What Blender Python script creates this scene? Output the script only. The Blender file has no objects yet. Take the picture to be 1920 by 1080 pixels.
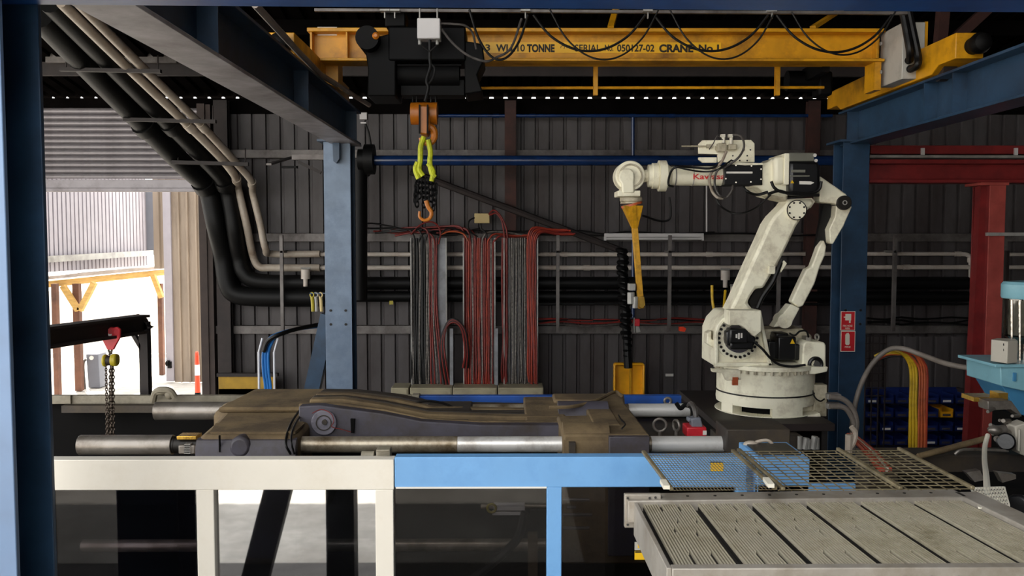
import bpy, bmesh, math, random
from mathutils import Vector, Matrix, Euler
random.seed(7)
R = math.radians
scene = bpy.context.scene
col = scene.collection
# ------------------------------------------------------------------ camera
FPX, EYE, PITCH, YAW = 1650.0, 2.5, math.atan(94 / 1650.0), math.atan(10 / 1650.0)
cam_d = bpy.data.cameras.new('camera'); cam = bpy.data.objects.new('camera', cam_d); col.objects.link(cam)
cam_d.sensor_width = 36.0; cam_d.lens = FPX * 36.0 / 1920.0; cam_d.clip_end = 300
cam.location = (0, 0, EYE); cam.rotation_euler = (R(90) - PITCH, 0, -YAW)
scene.camera = cam
CR = Euler((R(90) - PITCH, 0, -YAW)).to_matrix()
# ------------------------------------------------------------------ sky, sun, exposure
world = bpy.data.worlds.new('sky'); scene.world = world; world.use_nodes = True
bg = world.node_tree.nodes['Background']
bg.inputs['Color'].default_value = (0.98, 0.98, 0.97, 1); bg.inputs['Strength'].default_value = 3.0
sun_d = bpy.data.lights.new('sun', 'SUN'); sun = bpy.data.objects.new('sun', sun_d); col.objects.link(sun)
sun_d.energy = 12.0; sun_d.angle = R(0.6); sun_d.color = (1.0, 0.95, 0.87)
sun.rotation_euler = Vector((0.25, -0.40, -0.88)).to_track_quat('-Z', 'Y').to_euler()
vs = scene.view_settings
vs.view_transform = 'Standard'; vs.look = 'None'; vs.gamma = 1.0; vs.use_curve_mapping = False; vs.exposure = 0.36
scene.cycles.max_bounces = 8; scene.cycles.diffuse_bounces = 4; scene.cycles.transparent_max_bounces = 16

# ------------------------------------------------------------------ helpers
def P(px, py, Y):
    """point on the plane y = Y that the photograph shows at this pixel"""
    d = CR @ Vector(((px - 960) / FPX, (540 - py) / FPX, -1.0))
    return Vector((0, 0, EYE)) + d * (Y / d.y)
def PZ(px, py, z):
    d = CR @ Vector(((px - 960) / FPX, (540 - py) / FPX, -1.0))
    return Vector((0, 0, EYE)) + d * ((z - EYE) / d.z)
def PX(px, Y, py=446): return P(px, py, Y).x
def ZZ(py, Y): return P(950, py, Y).z
def S(px, Y): return px * Y / FPX           # pixel length at depth Y in metres
def lin(h):
    if isinstance(h, str):
        h = h.lstrip('#'); c = [int(h[i:i + 2], 16) / 255 for i in (0, 2, 4)]
    else: c = [v / 255 for v in h]
    return tuple(((v + 0.055) / 1.055) ** 2.4 if v > 0.04045 else v / 12.92 for v in c)
MATS = {}
def mat(name, colr, rough=0.6, metal=0.0, var=0.18, scale=6.0, dirt=None, damt=0.35, dscale=2.5, bump=0.06, bscale=40.0, stretch=None, spec=0.5, coat=0.0, emit=0.0):
    m = bpy.data.materials.new(name); m.use_nodes = True; nt = m.node_tree; N = nt.nodes; L = nt.links
    b = N['Principled BSDF']; c = lin(colr)
    tc = N.new('ShaderNodeTexCoord'); mp = N.new('ShaderNodeMapping'); L.new(tc.outputs['Object'], mp.inputs[0])
    if stretch: mp.inputs['Scale'].default_value = stretch
    n1 = N.new('ShaderNodeTexNoise'); n1.inputs['Scale'].default_value = scale; n1.inputs['Detail'].default_value = 6; L.new(mp.outputs[0], n1.inputs['Vector'])
    r1 = N.new('ShaderNodeValToRGB'); r1.color_ramp.elements[0].position = 0.3; r1.color_ramp.elements[1].position = 0.7
    r1.color_ramp.elements[0].color = (*[max(0, v * (1 - var)) for v in c], 1); r1.color_ramp.elements[1].color = (*[min(1, v * (1 + var)) for v in c], 1)
    L.new(n1.outputs['Fac'], r1.inputs[0]); out = r1.outputs[0]
    if dirt:
        n2 = N.new('ShaderNodeTexNoise'); n2.inputs['Scale'].default_value = dscale; n2.inputs['Detail'].default_value = 8; n2.inputs['Roughness'].default_value = 0.7
        L.new(mp.outputs[0], n2.inputs['Vector'])
        r2 = N.new('ShaderNodeValToRGB'); r2.color_ramp.elements[0].position = max(0.0, 0.62 - damt * 0.5); r2.color_ramp.elements[1].position = min(1.0, 0.80 - damt * 0.25)
        L.new(n2.outputs['Fac'], r2.inputs[0])
        mx = N.new('ShaderNodeMix'); mx.data_type = 'RGBA'; L.new(r2.outputs[0], mx.inputs[0]); L.new(out, mx.inputs[6])
        mx.inputs[7].default_value = (*lin(dirt), 1); out = mx.outputs[2]
    L.new(out, b.inputs['Base Color'])
    b.inputs['Roughness'].default_value = rough; b.inputs['Metallic'].default_value = metal
    b.inputs['Specular IOR Level'].default_value = spec; b.inputs['Coat Weight'].default_value = coat
    if emit: L.new(out, b.inputs['Emission Color']); b.inputs['Emission Strength'].default_value = emit
    if bump:
        n3 = N.new('ShaderNodeTexNoise'); n3.inputs['Scale'].default_value = bscale; n3.inputs['Detail'].default_value = 4; L.new(mp.outputs[0], n3.inputs['Vector'])
        bp = N.new('ShaderNodeBump'); bp.inputs['Strength'].default_value = bump; bp.inputs['Distance'].default_value = 0.02
        L.new(n3.outputs['Fac'], bp.inputs['Height']); L.new(bp.outputs[0], b.inputs['Normal'])
    MATS[name] = m; return m
def glass(name, tint, refl, haze=0.0, hazecol='#888888', rough=0.02):
    m = bpy.data.materials.new(name); m.use_nodes = True; nt = m.node_tree; N = nt.nodes; L = nt.links
    N.remove(N['Principled BSDF']); out = N['Material Output']
    t = N.new('ShaderNodeBsdfTransparent'); t.inputs[0].default_value = (*tint, 1)
    g = N.new('ShaderNodeBsdfGlossy'); g.inputs['Roughness'].default_value = rough
    d = N.new('ShaderNodeBsdfDiffuse'); d.inputs[0].default_value = (*lin(hazecol), 1)
    tc = N.new('ShaderNodeTexCoord'); nz = N.new('ShaderNodeTexNoise'); nz.inputs['Scale'].default_value = 5; nz.inputs['Detail'].default_value = 8
    L.new(tc.outputs['Object'], nz.inputs['Vector'])
    mr = N.new('ShaderNodeMapRange'); mr.inputs[1].default_value = 0.45; mr.inputs[2].default_value = 0.75; mr.inputs[3].default_value = haze * 0.4; mr.inputs[4].default_value = haze * 1.6
    L.new(nz.outputs['Fac'], mr.inputs[0])
    m1 = N.new('ShaderNodeMixShader'); L.new(mr.outputs[0], m1.inputs[0]); L.new(t.outputs[0], m1.inputs[1]); L.new(d.outputs[0], m1.inputs[2])
    m2 = N.new('ShaderNodeMixShader'); m2.inputs[0].default_value = refl; L.new(m1.outputs[0], m2.inputs[1]); L.new(g.outputs[0], m2.inputs[2])
    L.new(m2.outputs[0], out.inputs['Surface']); MATS[name] = m; return m

class MB:
    def __init__(s): s.v = []; s.f = []
    def add(s, vs, fs):
        o = len(s.v); s.v += [Vector(v) for v in vs]; s.f += [tuple(i + o for i in f) for f in fs]; return s
    def hexa(s, p):  # 8 points: bottom 4, top 4
        return s.add(p, [(3, 2, 1, 0), (4, 5, 6, 7), (0, 1, 5, 4), (1, 2, 6, 5), (2, 3, 7, 6), (3, 0, 4, 7)])
    def box(s, x0, x1, y0, y1, z0, z1):
        if x0 > x1: x0, x1 = x1, x0
        if y0 > y1: y0, y1 = y1, y0
        if z0 > z1: z0, z1 = z1, z0
        return s.hexa([(x0, y0, z0), (x1, y0, z0), (x1, y1, z0), (x0, y1, z0), (x0, y0, z1), (x1, y0, z1), (x1, y1, z1), (x0, y1, z1)])
    def pbox(s, x0, y0, x1, y1, Y, d):
        """box whose front face stands at depth Y over this pixel rectangle, d metres deep"""
        ym = (y0 + y1) / 2; return s.box(PX(x0, Y, ym), PX(x1, Y, ym), Y, Y + d, ZZ(y0, Y), ZZ(y1, Y))
    def prism(s, poly, a, b, axis='y'):
        n = len(poly)
        def pt(q, t): return {'y': (q[0], t, q[1]), 'z': (q[0], q[1], t), 'x': (t, q[0], q[1])}[axis]
        ar = sum(poly[i][0] * poly[(i + 1) % n][1] - poly[(i + 1) % n][0] * poly[i][1] for i in range(n))
        if ar < 0: poly = poly[::-1]
        vsx = [pt(q, a) for q in poly] + [pt(q, b) for q in poly]
        fs = [tuple(range(n)), tuple(range(2 * n - 1, n - 1, -1))] + [((i + 1) % n, i, n + i, n + (i + 1) % n) for i in range(n)]
        return s.add(vsx, fs)
    def pprism(s, poly, Y, d):
        """pixel outline, front at depth Y, d metres thick"""
        return s.prism([(P(x, y, Y).x, P(x, y, Y).z) for x, y in poly], Y, Y + d)
    def cyl(s, p0, p1, r0, r1=None, n=20, caps=True):
        p0, p1 = Vector(p0), Vector(p1); r1 = r0 if r1 is None else r1
        d = (p1 - p0).normalized(); u = d.orthogonal().normalized(); w = d.cross(u)
        vsx = []
        for p, r in ((p0, r0), (p1, r1)):
            vsx += [p + (u * math.cos(2 * math.pi * i / n) + w * math.sin(2 * math.pi * i / n)) * r for i in range(n)]
        fs = [(i, (i + 1) % n, n + (i + 1) % n, n + i) for i in range(n)]
        if caps: fs += [tuple(range(n - 1, -1, -1)), tuple(range(n, 2 * n))]
        return s.add(vsx, fs)
    def ring(s, p0, p1, ro, ri, n=28):
        p0, p1 = Vector(p0), Vector(p1); d = (p1 - p0).normalized(); u = d.orthogonal().normalized(); w = d.cross(u)
        vsx = []
        for p, r in ((p0, ro), (p1, ro), (p1, ri), (p0, ri)):
            vsx += [p + (u * math.cos(2 * math.pi * i / n) + w * math.sin(2 * math.pi * i / n)) * r for i in range(n)]
        fs = []
        for k in range(4):
            a, b = k * n, ((k + 1) % 4) * n
            fs += [(a + i, a + (i + 1) % n, b + (i + 1) % n, b + i) for i in range(n)]
        return s.add(vsx, fs)
    def lathe(s, prof, c, axis=(0, 0, 1), n=28):
        """prof: (radius, distance along axis)"""
        c = Vector(c); d = Vector(axis).normalized(); u = d.orthogonal().normalized(); w = d.cross(u)
        vsx = []
        for r, t in prof:
            vsx += [c + d * t + (u * math.cos(2 * math.pi * i / n) + w * math.sin(2 * math.pi * i / n)) * max(r, 1e-4) for i in range(n)]
        fs = [tuple(range(n - 1, -1, -1))]
        for k in range(len(prof) - 1):
            fs += [(k * n + i, k * n + (i + 1) % n, (k + 1) * n + (i + 1) % n, (k + 1) * n + i) for i in range(n)]
        m = (len(prof) - 1) * n
        fs.append(tuple(range(m, m + n)))
        return s.add(vsx, fs)
    def bar(s, p0, p1, w, h, up=(0, 0, 1)):
        """rectangular bar between two points, w across, h along up"""
        p0, p1 = Vector(p0), Vector(p1); d = (p1 - p0).normalized(); up = Vector(up)
        a = d.cross(up)
        if a.length < 1e-4: a = d.orthogonal()
        a.normalize(); b = a.cross(d).normalized()
        q = [-a * w / 2 - b * h / 2, a * w / 2 - b * h / 2, a * w / 2 + b * h / 2, -a * w / 2 + b * h / 2]
        return s.hexa([p0 + q[0], p0 + q[1], p1 + q[1], p1 + q[0], p0 + q[3], p0 + q[2], p1 + q[2], p1 + q[3]])
    def ibeam(s, p0, p1, h, b, tw=0.012, tf=0.018, up=(0, 0, 1)):
        p0, p1 = Vector(p0), Vector(p1); d = (p1 - p0).normalized(); a = d.cross(Vector(up)).normalized(); u = a.cross(d).normalized()
        prof = [(-b / 2, -h / 2), (b / 2, -h / 2), (b / 2, -h / 2 + tf), (tw / 2, -h / 2 + tf), (tw / 2, h / 2 - tf), (b / 2, h / 2 - tf), (b / 2, h / 2), (-b / 2, h / 2), (-b / 2, h / 2 - tf), (-tw / 2, h / 2 - tf), (-tw / 2, -h / 2 + tf), (-b / 2, -h / 2 + tf)]
        n = 12
        vsx = [p0 + a * x + u * y for x, y in prof] + [p1 + a * x + u * y for x, y in prof]
        fs = [(i, (i + 1) % n, n + (i + 1) % n, n + i) for i in range(n)]
        for o, fl in ((0, True), (n, False)):
            for q in ((0, 1, 2, 11), (11, 2, 3, 10), (10, 3, 4, 9), (9, 4, 5, 8), (8, 5, 6, 7)):
                q = tuple(o + i for i in q); fs.append(q[::-1] if fl else q)
        return s.add(vsx, fs)
    def tube(s, pts, r, n=8, seg=6, smooth=True, r1=None):
        pts = [Vector(p) for p in pts]
        if smooth and len(pts) > 2:
            q = [pts[0] * 2 - pts[1]] + pts + [pts[-1] * 2 - pts[-2]]; o = []
            for i in range(1, len(q) - 2):
                for k in range(seg):
                    t = k / seg; a, b, c, d = q[i - 1], q[i], q[i + 1], q[i + 2]
                    o.append(0.5 * ((2 * b) + (c - a) * t + (2 * a - 5 * b + 4 * c - d) * t * t + (3 * b - a - 3 * c + d) * t ** 3))
            pts = o + [pts[-1]]
        m = len(pts); d = (pts[1] - pts[0]).normalized(); u = d.orthogonal().normalized(); vsx = []
        for i, p in enumerate(pts):
            d = (pts[min(i + 1, m - 1)] - pts[max(i - 1, 0)]).normalized()
            u = (u - d * u.dot(d))
            if u.length < 1e-5: u = d.orthogonal()
            u.normalize(); w = d.cross(u)
            rr = r if r1 is None else r + (r1 - r) * i / (m - 1)
            vsx += [p + (u * math.cos(2 * math.pi * k / n) + w * math.sin(2 * math.pi * k / n)) * rr for k in range(n)]
        fs = [(i * n + k, i * n + (k + 1) % n, (i + 1) * n + (k + 1) % n, (i + 1) * n + k) for i in range(m - 1) for k in range(n)]
        fs += [tuple(range(n - 1, -1, -1)), tuple(range((m - 1) * n, m * n))]
        return s.add(vsx, fs)
    def chain(s, p0, p1, link=0.03, w=0.018, r=0.004):
        p0, p1 = Vector(p0), Vector(p1); L = (p1 - p0).length; d = (p1 - p0).normalized(); a = d.orthogonal().normalized(); b = d.cross(a)
        n = max(1, int(L / (link * 0.72)))
        for i in range(n):
            c = p0 + d * (L * (i + 0.5) / n); e = a if i % 2 else b
            pts = []
            for k in range(8):
                t = 2 * math.pi * k / 8
                pts.append(c + e * math.cos(t) * w / 2 + d * math.sin(t) * link / 2)
            pts.append(pts[0]); s.tube(pts, r, n=4, smooth=False)
        return s
    def sphere(s, c, r, n=14, sc=(1, 1, 1)):
        c = Vector(c); prof = []
        vsx = []; m = n // 2
        for j in range(m + 1):
            t = math.pi * j / m
            vsx += [c + Vector((math.sin(t) * math.cos(2 * math.pi * i / n) * sc[0], math.sin(t) * math.sin(2 * math.pi * i / n) * sc[1], math.cos(t) * sc[2])) * r for i in range(n)]
        fs = [((j + 1) * n + i, (j + 1) * n + (i + 1) % n, j * n + (i + 1) % n, j * n + i) for j in range(m) for i in range(n)]
        return s.add(vsx, fs)
    def torus(s, c, axis, Rr, r, n=24, m=8):
        c = Vector(c); d = Vector(axis).normalized(); u = d.orthogonal().normalized(); w = d.cross(u)
        pts = [c + (u * math.cos(2 * math.pi * i / n) + w * math.sin(2 * math.pi * i / n)) * Rr for i in range(n)]
        vsx = []
        for i in range(n):
            e = (pts[i] - c).normalized()
            vsx += [pts[i] + (e * math.cos(2 * math.pi * k / m) + d * math.sin(2 * math.pi * k / m)) * r for k in range(m)]
        fs = [(i * m + k, i * m + (k + 1) % m, ((i + 1) % n) * m + (k + 1) % m, ((i + 1) % n) * m + k) for i in range(n) for k in range(m)]
        return s.add(vsx, fs)
    def build(s, name, m, parent=None, bev=0.0, smooth=True, label=None):
        org = ORG.get(parent.name, Vector((0, 0, 0))) if parent else None
        if org is None:
            lo = Vector([min(v[i] for v in s.v) for i in range(3)]); hi = Vector([max(v[i] for v in s.v) for i in range(3)])
            org = Vector(((lo.x + hi.x) / 2, (lo.y + hi.y) / 2, lo.z))
        me = bpy.data.meshes.new(name)
        me.from_pydata([tuple(v - org) for v in s.v], [], s.f); me.validate(); me.update()
        bm = bmesh.new(); bm.from_mesh(me); bmesh.ops.recalc_face_normals(bm, faces=bm.faces); bm.to_mesh(me); bm.free()
        if smooth: me.shade_smooth(); me.set_sharp_from_angle(angle=R(35))
        me.materials.append(MATS[m] if isinstance(m, str) else m)
        o = bpy.data.objects.new(name, me); col.objects.link(o)
        if parent: o.parent = parent; ORG[o.name] = org
        else: o.location = org; ORG[o.name] = org
        if bev:
            md = o.modifiers.new('bevel', 'BEVEL'); md.width = bev; md.segments = 2; md.limit_method = 'ANGLE'; md.angle_limit = R(40)
        if label: o['label'] = label
        return o
ORG = {}
def tag(o, label, cat, group=None, kind=None):
    o['label'] = label; o['category'] = cat
    if group: o['group'] = group
    if kind: o['kind'] = kind
    return o
def thing(name, label, cat, loc=(0, 0, 0), group=None):
    o = bpy.data.objects.new(name, None); col.objects.link(o); o.location = loc; o.empty_display_size = 0.1
    ORG[o.name] = Vector(loc); return tag(o, label, cat, group)
def structure(name, loc=(0, 0, 0)):
    o = bpy.data.objects.new(name, None); col.objects.link(o); o.location = loc; o['kind'] = 'structure'; ORG[o.name] = Vector(loc); return o
def one(name, mb, m, label, cat, group=None, bev=0.0, kind=None):
    return tag(mb.build(name, m, bev=bev), label, cat, group, kind)
def copies(first, offs):
    """copies of a part shifted along (shared mesh)"""
    out = [first]
    for v in offs:
        c = first.copy(); col.objects.link(c); c.location = first.location + Vector(v); ORG[c.name] = ORG.get(first.name); out.append(c)
    return out
def lettering(text, m, parent, origin, height, width=None, right=(1, 0, 0), up=(0, 0, 1), bold=0.0, name='lettering', thick=0.001):
    """flat lettering in the plane right/up, lower left corner at origin"""
    cu = bpy.data.curves.new('t', 'FONT'); cu.body = text; cu.size = 1.0; cu.offset = bold; cu.extrude = 0.0
    to = bpy.data.objects.new('t', cu); col.objects.link(to)
    dg = bpy.context.evaluated_depsgraph_get(); me = bpy.data.meshes.new_from_object(to.evaluated_get(dg)); bpy.data.objects.remove(to); bpy.data.curves.remove(cu)
    xs = [v.co.x for v in me.vertices]; ys = [v.co.y for v in me.vertices]
    x0, x1, y0, y1 = min(xs), max(xs), min(ys), max(ys)
    k = height / 0.72; kx = k if width is None else width / (x1 - x0)
    r, u = Vector(right).normalized(), Vector(up).normalized(); nrm = r.cross(u)
    org = ORG[parent.name]
    for v in me.vertices: v.co = Vector(origin) - org + r * ((v.co.x - x0) * kx) + u * (v.co.y * k)
    me.materials.clear(); me.materials.append(MATS[m]); me.name = name
    o = bpy.data.objects.new(name, me); col.objects.link(o); o.parent = parent; ORG[o.name] = org
    return o
def bolts(mb, c, rad, n, r, Y0, Y1, a0=0.0, a1=360.0):
    """bolt heads on a circle in the XZ plane"""
    for i in range(n):
        a = R(a0 + (a1 - a0) * i / (n if a1 - a0 == 360 else n - 1))
        mb.cyl((c[0] + rad * math.cos(a), Y0, c[1] + rad * math.sin(a)), (c[0] + rad * math.cos(a), Y1, c[1] + rad * math.sin(a)), r, n=8)
    return mb

# ------------------------------------------------------------------ materials
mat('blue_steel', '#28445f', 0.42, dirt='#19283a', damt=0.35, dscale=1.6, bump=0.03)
mat('blue_steel_lit', '#6d7f95', 0.5, dirt='#50627a', damt=0.3, dscale=2.2, bump=0.03)  # paler copy of the blue steel; light on the column face put into colour
mat('runway_bounce_lit', '#b0adb2', 0.5, dirt='#7d7577', damt=0.5, dscale=2.0, bump=0.03)  # bounce light from the ground put into the flange colour
mat('beam_blue', '#1f4f92', 0.4, dirt='#173566', damt=0.3, bump=0.03)
mat('crane_yellow', '#d3950c', 0.45, dirt='#7d500f', damt=0.28, dscale=2.5, bump=0.03)
mat('crane_plate', '#eab414', 0.4, var=0.08, bump=0.0)
mat('post_lit', '#6f87a8', 0.5, dirt='#5c7697', damt=0.3, dscale=1.5, bump=0.02)  # paler copy of the post blue, front light painted into the near flange
mat('box_paint', '#b5b2aa', 0.5, var=0.05, dirt='#8d897f', damt=0.3)
mat('black_paint', '#060607', 0.6, dirt='#0c0a09', damt=0.3, spec=0.15)
mat('hoist_grey', '#09090b', 0.6, dirt='#070606', spec=0.15)
mat('letter_black', '#1b1205', 0.6, var=0.0, bump=0)
mat('wall_sheet', '#4f4b4c', 0.55, dirt='#342c2b', damt=0.45, dscale=1.4, var=0.12, stretch=(1.0, 1.0, 0.35), bump=0.02)
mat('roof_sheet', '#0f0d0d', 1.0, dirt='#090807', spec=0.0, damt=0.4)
mat('girt', '#706b68', 0.5, metal=0.3, dirt='#3c3431', damt=0.4)
mat('rust_column', '#46261f', 0.7, dirt='#251815', damt=0.45)
mat('brown_brace', '#2e2523', 0.7, dirt='#1b1615')
mat('shutter', '#8e898c', 0.45, metal=0.35, var=0.1, dirt='#6c6567', damt=0.3, bump=0.02)
mat('jamb', '#3b2f2a', 0.7)
mat('concrete', '#524e4a', 0.75, dirt='#302b28', damt=0.4, dscale=0.8, bump=0.1)
mat('yard', '#c4bfb6', 0.85, dirt='#a29b91', damt=0.35, dscale=0.6, bump=0.08)
mat('outside_sheet', '#9a949a', 0.5, var=0.06, bump=0.0)
mat('outside_cream', '#8f8070', 0.55, var=0.12, dirt='#685849', damt=0.25, stretch=(1, 1, 0.2), bump=0.0)
mat('outside_white', '#e9e4da', 0.6, var=0.05, bump=0.0)
mat('timber', '#c8a05a', 0.7, var=0.2, stretch=(1, 1, 6))
mat('timber_grey', '#9d9086', 0.7, var=0.2)
mat('rust_post', '#6b4634', 0.75, dirt='#452c22')
mat('dark_steel', '#241a18', 0.65, dirt='#140f0e')
mat('red_paint', '#c3232f', 0.4, dirt='#8f1820', damt=0.2)
mat('hoist_yellow', '#b5a52a', 0.5, dirt='#5d5216', damt=0.35)
mat('chain_steel', '#4a4038', 0.45, metal=0.7)
mat('grey_box', '#6d7079', 0.55, var=0.06)
mat('orange', '#f0431c', 0.5, var=0.06, bump=0)
mat('reflective_white', '#d9d6dc', 0.4, var=0.03, bump=0)
mat('marking_yellow', '#e0c22a', 0.6, var=0.1, bump=0)
mat('ochre_panel', '#a98310', 0.55, dirt='#7a5e10', damt=0.2)
mat('black_pipe', '#060606', 0.55, spec=0.25)
mat('white_pipe', '#aea395', 0.5, dirt='#7c6c5c', damt=0.4, dscale=3)
mat('wall_pipe', '#cfc5ba', 0.5, dirt='#97877b', damt=0.4, dscale=3)
mat('hanger', '#241e1c', 0.6, metal=0.3)
mat('blue_pipe', '#152f5c', 0.22, spec=0.6, dirt='#101f3c', damt=0.2, bump=0.01)
mat('cable_red', '#7c1e16', 0.55, dirt='#45120e', damt=0.3, dscale=12)
mat('cable_orange', '#a03318', 0.55, dirt='#5a1d10', damt=0.3, dscale=12)
mat('cable_black', '#080707', 0.5, spec=0.35)
mat('cable_grey', '#514c49', 0.5, dirt='#2b2724', damt=0.4, dscale=20)
mat('hose_braid', '#78726c', 0.5, metal=0.2, var=0.6, scale=120, dirt='#26221f', damt=0.4, dscale=30)
mat('tray_grey', '#8d8f94', 0.5, metal=0.2, dirt='#58514f', damt=0.35)
mat('beige_cabinet', '#a29a80', 0.5, dirt='#6d6450', damt=0.3)
mat('beige_panel', '#c9b27a', 0.5, var=0.05)
mat('galv', '#a3a19c', 0.45, metal=0.25, dirt='#6a6663', damt=0.3)
mat('white_lamp', '#c9c5c4', 0.4, var=0.04, bump=0)
mat('robot_white', '#f3eed6', 0.42, var=0.05, dirt='#b8ac92', damt=0.24, dscale=4.0, bump=0.02)
mat('robot_dirty', '#c9c0a8', 0.5, var=0.12, dirt='#6f654f', damt=0.45, dscale=6.0, bump=0.03)
mat('motor_black', '#0d0d0f', 0.35, var=0.3)
mat('motor_lid', '#6a6a60', 0.45)
mat('bolt_dark', '#1e1b18', 0.5, metal=0.4)
mat('bolt_steel', '#b9b5ab', 0.35, metal=0.7)
mat('robot_red', '#d8282c', 0.5, var=0.0, bump=0)
mat('tool_yellow', '#c89212', 0.4, dirt='#6a4a0a', damt=0.3, dscale=8)
mat('shovel_yellow', '#e5a410', 0.4, var=0.1, dirt='#a86e0a', damt=0.25)
mat('steel_bright', '#e9e7e3', 0.28, metal=0.4, var=0.05, dirt='#aaa196', damt=0.25, dscale=5, bump=0.01)
mat('steel_worn', '#b8ad9a', 0.34, metal=0.55, var=0.2, dirt='#6a5a42', damt=0.45, dscale=7, bump=0.03)
mat('steel_dull', '#8d8780', 0.38, metal=0.6, var=0.12, dirt='#5d554c', damt=0.35, dscale=6)
mat('press_brown', '#5e4e38', 0.85, var=0.25, dirt='#857150', damt=0.45, dscale=3.0, bump=0.12, bscale=60)
mat('press_grey', '#4a4751', 0.55, var=0.15, dirt='#3a3128', damt=0.4, dscale=4.0, bump=0.05)
mat('press_dark', '#322c27', 0.7, var=0.2, dirt='#4a3f2f', damt=0.4, dscale=4.0, bump=0.08)
mat('brass', '#c9a24a', 0.25, metal=0.8)
mat('void_black', '#060505', 0.85, spec=0.15)  # near-black colour carries the shade of the machine's voids
mat('frame_cream', '#ded8cc', 0.5, var=0.03, dirt='#cdc4b3', damt=0.2, dscale=1.5, bump=0.01)
mat('frame_blue', '#6a9fd2', 0.45, var=0.05, dirt='#598ec4', damt=0.25, dscale=2, bump=0.01)
mat('rail_beige', '#8c8574', 0.55, dirt='#5c5344', damt=0.4, dscale=4)
mat('rail_blue', '#1f4fa0', 0.4, dirt='#173566', damt=0.3)
mat('wire', '#8b8065', 0.5, metal=0.4, dirt='#50462f', damt=0.4, dscale=10)
mat('alu', '#9d978e', 0.5, metal=0.2, var=0.12, dirt='#7d7466', damt=0.4, dscale=5)
mat('fin', '#b8b09c', 0.5, metal=0.15, var=0.2, dirt='#8d846d', damt=0.35, dscale=6)
mat('fin_shade', '#1c1915', 0.8)  # darker than the fins: shade in the gaps put into the colour
mat('press_disc', '#77747e', 0.5, var=0.12, dirt='#4a4751', damt=0.3, dscale=12)
mat('sticker_yellow', '#e3b50e', 0.5, var=0.05, bump=0)
mat('sticker_grey', '#a9a69c', 0.5, var=0.05, bump=0)
mat('red_steel', '#7a1f1f', 0.5, dirt='#581416', damt=0.3, dscale=2)
mat('red_steel_lit', '#a3463e', 0.55, dirt='#85302b', damt=0.3, dscale=2)  # lighter copy of the red; light on the column front is painted in
mat('sign_red', '#c81e28', 0.45, var=0.05, bump=0)
mat('sign_white', '#e2dccb', 0.5, var=0.03, bump=0)
mat('bin_blue', '#12245c', 0.4, var=0.15)
mat('bin_yellow', '#e0a012', 0.45)
mat('hose_grey', '#7d746c', 0.5, dirt='#544c45', damt=0.3)
mat('cable_yellow', '#c9a41c', 0.5, dirt='#7d6510', damt=0.3, dscale=10)
mat('cable_rust', '#b4552c', 0.5, dirt='#6e3318', damt=0.3, dscale=10)
mat('dryer_blue', '#7fb0bd', 0.4, var=0.05, dirt='#6b9aa8', damt=0.2)
mat('dryer_blue_dark', '#3f7ea6', 0.45, var=0.08)
mat('chrome', '#b5b0a8', 0.12, metal=1.0, var=0.1)
mat('control_grey', '#b3ada0', 0.5, var=0.05)
mat('plastic_white', '#d9d4c4', 0.5, var=0.05)
mat('blue_hose', '#2c78c4', 0.35, var=0.1)
mat('conduit_white', '#d9dce4', 0.35, var=0.05)
mat('sling_green', '#c2c81e', 0.6, dirt='#7d8014', damt=0.3, dscale=20)
mat('hook_orange', '#b06610', 0.4, dirt='#8a4d10', damt=0.25, dscale=12)
mat('label_white', '#dedad2', 0.5, var=0.03, bump=0)
glass('pane_dark', (0.30, 0.29, 0.33), 0.03, 0.015, '#3c3a46')  # dark tint stands in for the shaded ground this pane would mirror
glass('pane_clear', (0.5, 0.51, 0.55), 0.5, 0.02, '#8a8a94')
glass('pane_scratched', (0.45, 0.44, 0.45), 0.022, 0.012, '#5c584f')
glass('jar_glass', (0.72, 0.70, 0.66), 0.12, 0.04, '#8a8577')
# ================================================================== THE SETTING
WALL_Y, EAVE = 12.0, ZZ(186, 12.0)
SLOPE = 0.176
def roof_z(y): return EAVE + 0.03 + (WALL_Y - y) * SLOPE
# ground and floor
fl = MB().box(-14, 14, 0.2, 12.1, -0.2, 0.0).box(0.6, 14, -8.2, 0.2, -0.2, 0.0).build('floor', 'concrete'); fl['kind'] = 'structure'
gr = MB().box(-60, 60, 12.1, 80, -0.25, -0.01).box(-60, 60, -60, -8.2, -0.25, -0.01).box(-60, 0.6, -8.2, 0.2, -0.25, -0.01).box(14, 60, -8.2, 0.2, -0.25, -0.01).box(-60, -14, 0.2, 12.1, -0.25, -0.01).box(14, 60, 0.2, 12.1, -0.25, -0.01).build('ground', 'yard'); gr['kind'] = 'structure'

def sheet_profile(w, pitch, depth, flat=0.72):
    """pan-and-rib profile across a sheet: list of (x, out)"""
    pts = []; n = round(w / pitch)
    for i in range(n):
        x = i * pitch
        pts += [(x, 0), (x + pitch * flat, 0), (x + pitch * (flat + 0.06), depth), (x + pitch * 0.94, depth)]
    pts.append((n * pitch, 0)); return pts
PITCH_W = 0.1915; SW = PITCH_W * 4
def wall_sheet(z0, z1, y=WALL_Y, w=SW, pitch=PITCH_W, depth=0.035):
    mb = MB(); pr = sheet_profile(w, pitch, depth)
    for (a, da), (b, db) in zip(pr, pr[1:]):
        mb.add([(a, y + da, z0), (b, y + db, z0), (b, y + db, z1), (a, y + da, z1), (a, y + da + 0.004, z0), (b, y + db + 0.004, z0), (b, y + db + 0.004, z1), (a, y + da + 0.004, z1)],
               [(0, 1, 2, 3), (7, 6, 5, 4)])
    return mb
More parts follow.
